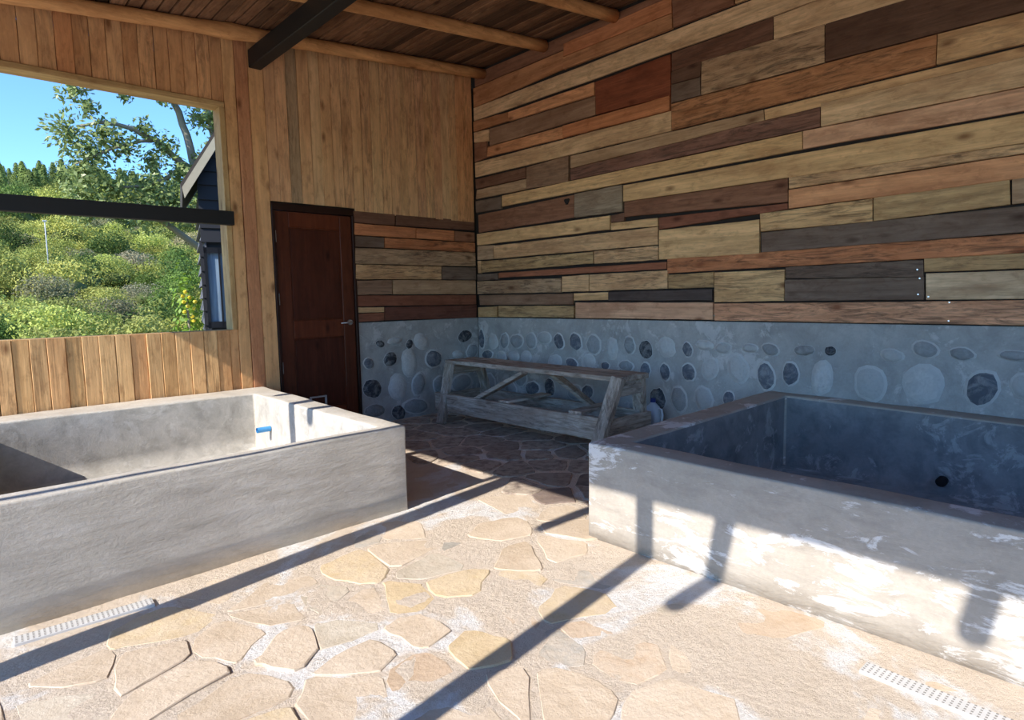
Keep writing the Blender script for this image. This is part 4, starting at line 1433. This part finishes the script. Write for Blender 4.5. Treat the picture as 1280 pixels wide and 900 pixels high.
while tries < 9000 and len(placed) < 295:
    tries += 1
    s = random.random()
    dist = 17 + (114 - 17) * s ** 1.35
    az = math.radians(random.uniform(66, 91))
    x, y = dist * math.cos(az), dist * math.sin(az)
    R = random.uniform(0.9, 1.6) * (0.85 + dist / 60)
    if any((x - a) ** 2 + (y - b) ** 2 < (0.63 * (R + c)) ** 2 for a, b, c in placed):
        continue
    if 26 < dist < 48 and 77.5 < math.degrees(az) < 79.5:
        continue
    if y < 22 and x > 3.0 and x < 8:
        continue
    placed.append((x, y, R))
    k = random.choices('ygd', [0.62, 0.24, 0.14])[0]
    lab, meshes = KINDS[k]
    root = bpy.data.objects.new('shrub', random.choice(meshes))
    COL.objects.link(root)
    root.location = (x, y, terrain_z(x, y) - 0.1)
    root.scale = (R, R, R * random.uniform(0.8, 1.15))
    root.rotation_euler = (0, 0, random.uniform(0, 6.28))
    q_ = random.uniform(0.6, 1.35)
    root.color = (q_ * random.uniform(0.92, 1.08), q_, q_ * random.uniform(0.85, 1.1), 1)
    core = bpy.data.objects.new('branches', random.choice(CORES))
    COL.objects.link(core)
    core.parent = root
    tag(root, lab, 'shrub', {'y': 'yellow-green hillside shrubs', 'g': 'dark green hillside shrubs', 'd': 'dry hillside shrubs'}[k])

# conifers on the far slope
LEAF_C = leaf_mat('conifer_needles', lin(96, 118, 60), lin(146, 160, 84), 0.8, 0.2)  # needle greens lightened, distance haze put into the colour
def conifer_mesh(name, seed):
    r = np.random.default_rng(seed)
    n = 2600
    h = r.uniform(0.05, 1.0, n) ** 0.8
    th = r.uniform(0, 2 * math.pi, n)
    ph = r.uniform(0, 6.28, 3)
    lump = 1 + 0.35 * np.sin(3 * th + 9 * h + ph[0]) * np.sin(14 * h + ph[1]) + 0.2 * np.sin(5 * th + ph[2])
    rad = 0.27 * np.clip(1.03 - h, 0, 1) ** 0.75 * lump * r.uniform(0.35, 1.1, n) + 0.008
    c = np.stack([rad * np.cos(th), rad * np.sin(th), h], axis=1)
    d = np.stack([np.cos(th), np.sin(th), r.uniform(0.2, 1.0, n)], axis=1)
    d /= np.linalg.norm(d, axis=1)[:, None]
    V, F = leaf_cards(c, d, np.full(n, 0.042), 0.6, seed)
    tv_, tf_ = tube([(0, 0, -0.05), (0, 0, 0.95)], [0.018, 0.004], 6)
    n0 = len(V)
    me = bpy.data.meshes.new(name)
    me.from_pydata([tuple(p) for p in V] + tv_, [], F + [tuple(q + n0 for q in f) for f in tf_])
    me.materials.append(LEAF_C)
    return me
CON = [conifer_mesh('conifer_shape%d' % i, 50 + i) for i in range(5)]
cnt = 0
tries = 0
pl2 = []
while tries < 5000 and cnt < 290:
    tries += 1
    y = random.uniform(112, 232)
    az = math.radians(random.uniform(69, 90))
    x = y / math.tan(az)
    if any((x - a) ** 2 + (y - b) ** 2 < 10.5 for a, b in pl2):
        continue
    pl2.append((x, y))
    o = bpy.data.objects.new('conifer', random.choice(CON))
    COL.objects.link(o)
    H_ = random.uniform(3.5, 7.0)
    o.location = (x, y, terrain_z(x, y) - 0.2)
    o.scale = (H_ * random.uniform(0.8, 1.25), H_ * random.uniform(0.8, 1.25), H_)
    o.rotation_euler = (0, 0, random.uniform(0, 6.28))
    q_ = random.uniform(0.7, 1.3)
    o.color = (q_, q_, q_, 1)
    tag(o, 'conifer standing on the far wooded ridge outside the window', 'tree', 'conifers on the far ridge')
    cnt += 1

# broadleaf tree behind the cabin
tree = empty('broadleaf_tree', (5.2, 13.3, terrain_z(5.2, 13.3)))
tag(tree, 'leafy tree with pale bare limbs rising behind the black cabin', 'tree')
BARK = plain('pale_bark', lin(150, 138, 118), 0.85)
limbs = [
    ([(5.2, 13.3, -1.1), (5.15, 13.3, 0.6), (4.95, 13.25, 2.2), (4.55, 13.1, 3.0)], [0.22, 0.19, 0.16, 0.13]),
    ([(4.55, 13.1, 3.0), (4.1, 13.0, 3.35), (3.90, 13.0, 3.69), (3.78, 13.0, 4.35), (3.58, 13.0, 4.95), (3.35, 13.0, 5.7)], [0.12, 0.10, 0.085, 0.07, 0.06, 0.04]),
    ([(4.55, 13.1, 3.0), (4.5, 13.2, 3.8), (4.33, 13.2, 4.5), (4.24, 13.2, 4.93), (4.1, 13.2, 5.8)], [0.12, 0.10, 0.07, 0.06, 0.04]),
    ([(4.1, 13.0, 3.35), (3.72, 12.9, 3.74), (3.18, 12.8, 4.15), (2.85, 12.75, 4.25), (2.4, 12.7, 4.30), (2.0, 12.7, 4.15)], [0.085, 0.06, 0.05, 0.04, 0.03, 0.018]),
    ([(3.90, 13.0, 3.69), (3.5, 12.8, 3.62), (3.0, 12.7, 3.3), (2.4, 12.6, 3.2)], [0.06, 0.045, 0.03, 0.015]),
    ([(3.58, 13.0, 4.95), (3.0, 12.9, 5.1), (2.5, 12.8, 4.95), (2.1, 12.7, 4.75)], [0.045, 0.035, 0.025, 0.012]),
    ([(4.33, 13.2, 4.5), (4.0, 13.0, 4.7), (3.8, 12.9, 4.75)], [0.04, 0.025, 0.012]),
    ([(3.18, 12.8, 4.15), (2.8, 12.7, 4.0), (2.3, 12.6, 3.75), (1.9, 12.5, 3.5)], [0.035, 0.025, 0.02, 0.01]),
    ([(5.15, 13.3, 0.6), (4.2, 13.0, 2.0), (3.2, 12.8, 2.7), (2.5, 12.7, 2.9)], [0.10, 0.07, 0.05, 0.02]),
]
for pts, rad in limbs:
    # refine with a gentle wiggle
    P2, R2 = [], []
    for i in range(len(pts) - 1):
        for s in (0, 0.33, 0.66):
            p = Vector(pts[i]).lerp(Vector(pts[i + 1]), s)
            P2.append(p + Vector((random.uniform(-.02, .02), 0, random.uniform(-.02, .02))))
            R2.append(rad[i] + (rad[i + 1] - rad[i]) * s)
    P2.append(Vector(pts[-1])); R2.append(rad[-1])
    v_, f_ = tube(P2, R2, 8)
    new_obj('limb', v_, f_, BARK, tree, True, tuple(pts[0]))
r = np.random.default_rng(5)
clusters = [(1.85, 4.05, .34), (2.15, 3.75, .34), (2.05, 3.40, .36), (2.45, 3.20, .36), (2.65, 3.95, .28), (2.0, 4.75, .26), (2.2, 4.5, .16), (2.75, 4.80, .12), (3.3, 4.05, .24),
            (3.55, 3.60, .26), (3.95, 4.65, .26), (4.25, 4.75, .24), (3.0, 3.30, .34), (3.45, 4.95, .2), (3.3, 3.1, .3), (2.0, 2.95, .36), (2.9, 2.85, .4), (3.5, 2.95, .34), (3.9, 3.2, .3), (4.2, 4.1, .22), (3.0, 4.3, .2),
            (2.4, 4.15, .26), (4.0, 3.9, .2), (1.9, 5.3, .3), (2.8, 5.4, .4), (3.6, 5.5, .4), (4.4, 5.6, .4), (4.6, 4.4, .4), (5.2, 5.2, .5), (5.3, 3.9, .5), (3.1, 3.75, .22)]
LC, LN = [], []
for (x, z, R) in clusters:
    k = int(4000 * R * R) + 20
    d = r.normal(size=(k, 3)); d /= np.linalg.norm(d, axis=1)[:, None]
    p = np.array([x, 12.75, z]) + d * (R * 1.15 * r.uniform(0.15, 1.0, k)[:, None]) * np.array([1.0, 1.6, 1.0])
    LC.append(p); LN.append(d * 0.4 + r.normal(size=(k, 3)) * 0.5 + np.array([-0.1, -0.3, 0.5]))
LC = np.concatenate(LC); LN = np.concatenate(LN); LN /= np.linalg.norm(LN, axis=1)[:, None]
V, F = leaf_cards(LC, LN, np.full(len(LC), 0.10), 0.5, 5)
LEAF_T = leaf_mat('glossy_tree_leaves', lin(120, 138, 76), lin(172, 182, 112), 0.35, 0.25)
fo = new_obj('foliage', V, F, LEAF_T, tree, False, (3.5, 12.75, 4.0))
fo['kind'] = 'stuff'

# bush of yellow flowers against the cabin corner
fb = empty('flowering_shrub', (2.75, 9.6, -0.55))
tag(fb, 'leafy shrub with yellow flowers beside the black cabin corner', 'shrub')
k = 520
d = r.normal(size=(k, 3)); d /= np.linalg.norm(d, axis=1)[:, None]
p = np.array([2.72, 9.9, 0.75]) + d * np.array([0.26, 0.3, 1.15]) * (r.uniform(0.4, 1.0, k)[:, None])
V, F = leaf_cards(p, d, np.full(k, 0.085), 0.6, 9)
o = new_obj('foliage', V, F, leaf_mat('bright_leaves', lin(112, 150, 46), lin(150, 176, 64), 0.4, 0.3), fb, False, (2.72, 9.9, 0.75))
o['kind'] = 'stuff'
v_, f_ = tube([(2.75, 9.9, -0.7), (2.74, 9.9, 0.4), (2.72, 9.9, 1.4)], [0.03, 0.025, 0.01], 8)
new_obj('stem', v_, f_, BARK, fb, True, (2.75, 9.9, -0.6))
FLOW = plain('yellow_petals', lin(238, 214, 60), 0.5)
for (x, z) in ((2.60, 1.36), (2.66, 1.28), (2.57, 1.22), (2.63, 1.16), (2.70, 1.12), (2.58, 1.08), (2.66, 1.01), (2.55, 1.30), (2.72, 1.22), (2.68, 0.95)):
    c0 = np.array([x + 0.02, 9.58 + r.uniform(-.05, .05), z])
    d = r.normal(size=(14, 3)); d[:, 1] = -abs(d[:, 1]); d /= np.linalg.norm(d, axis=1)[:, None]
    V, F = leaf_cards(c0 + d * 0.020, d, np.full(14, 0.042), 0.8, 3)
    new_obj('flower', V, F, FLOW, fb, False, tuple(c0))

# slim pole on the slope
px0, py0 = 48 * math.cos(math.radians(83.5)), 48 * math.sin(math.radians(83.5))
pz0 = 1.2 + 48 * math.tan(math.radians(5.3))
pole = empty('utility_pole', (px0, py0, terrain_z(px0, py0)))
tag(pole, 'slim white pole standing among the hillside shrubs', 'pole')
PW = plain('pale_pole_paint', lin(186, 186, 184), 0.6)
v_, f_ = tube([(px0, py0, terrain_z(px0, py0) - 0.3), (px0, py0, pz0 + 0.75)], [0.035, 0.03], 8)
new_obj('shaft', v_, f_, PW, pole, True, (px0, py0, pz0))
o = box('crossarm', px0 - 0.11, px0 + 0.11, py0 - 0.05, py0 + 0.05, pz0 + 0.66, pz0 + 0.76, PW, pole, 0.02)
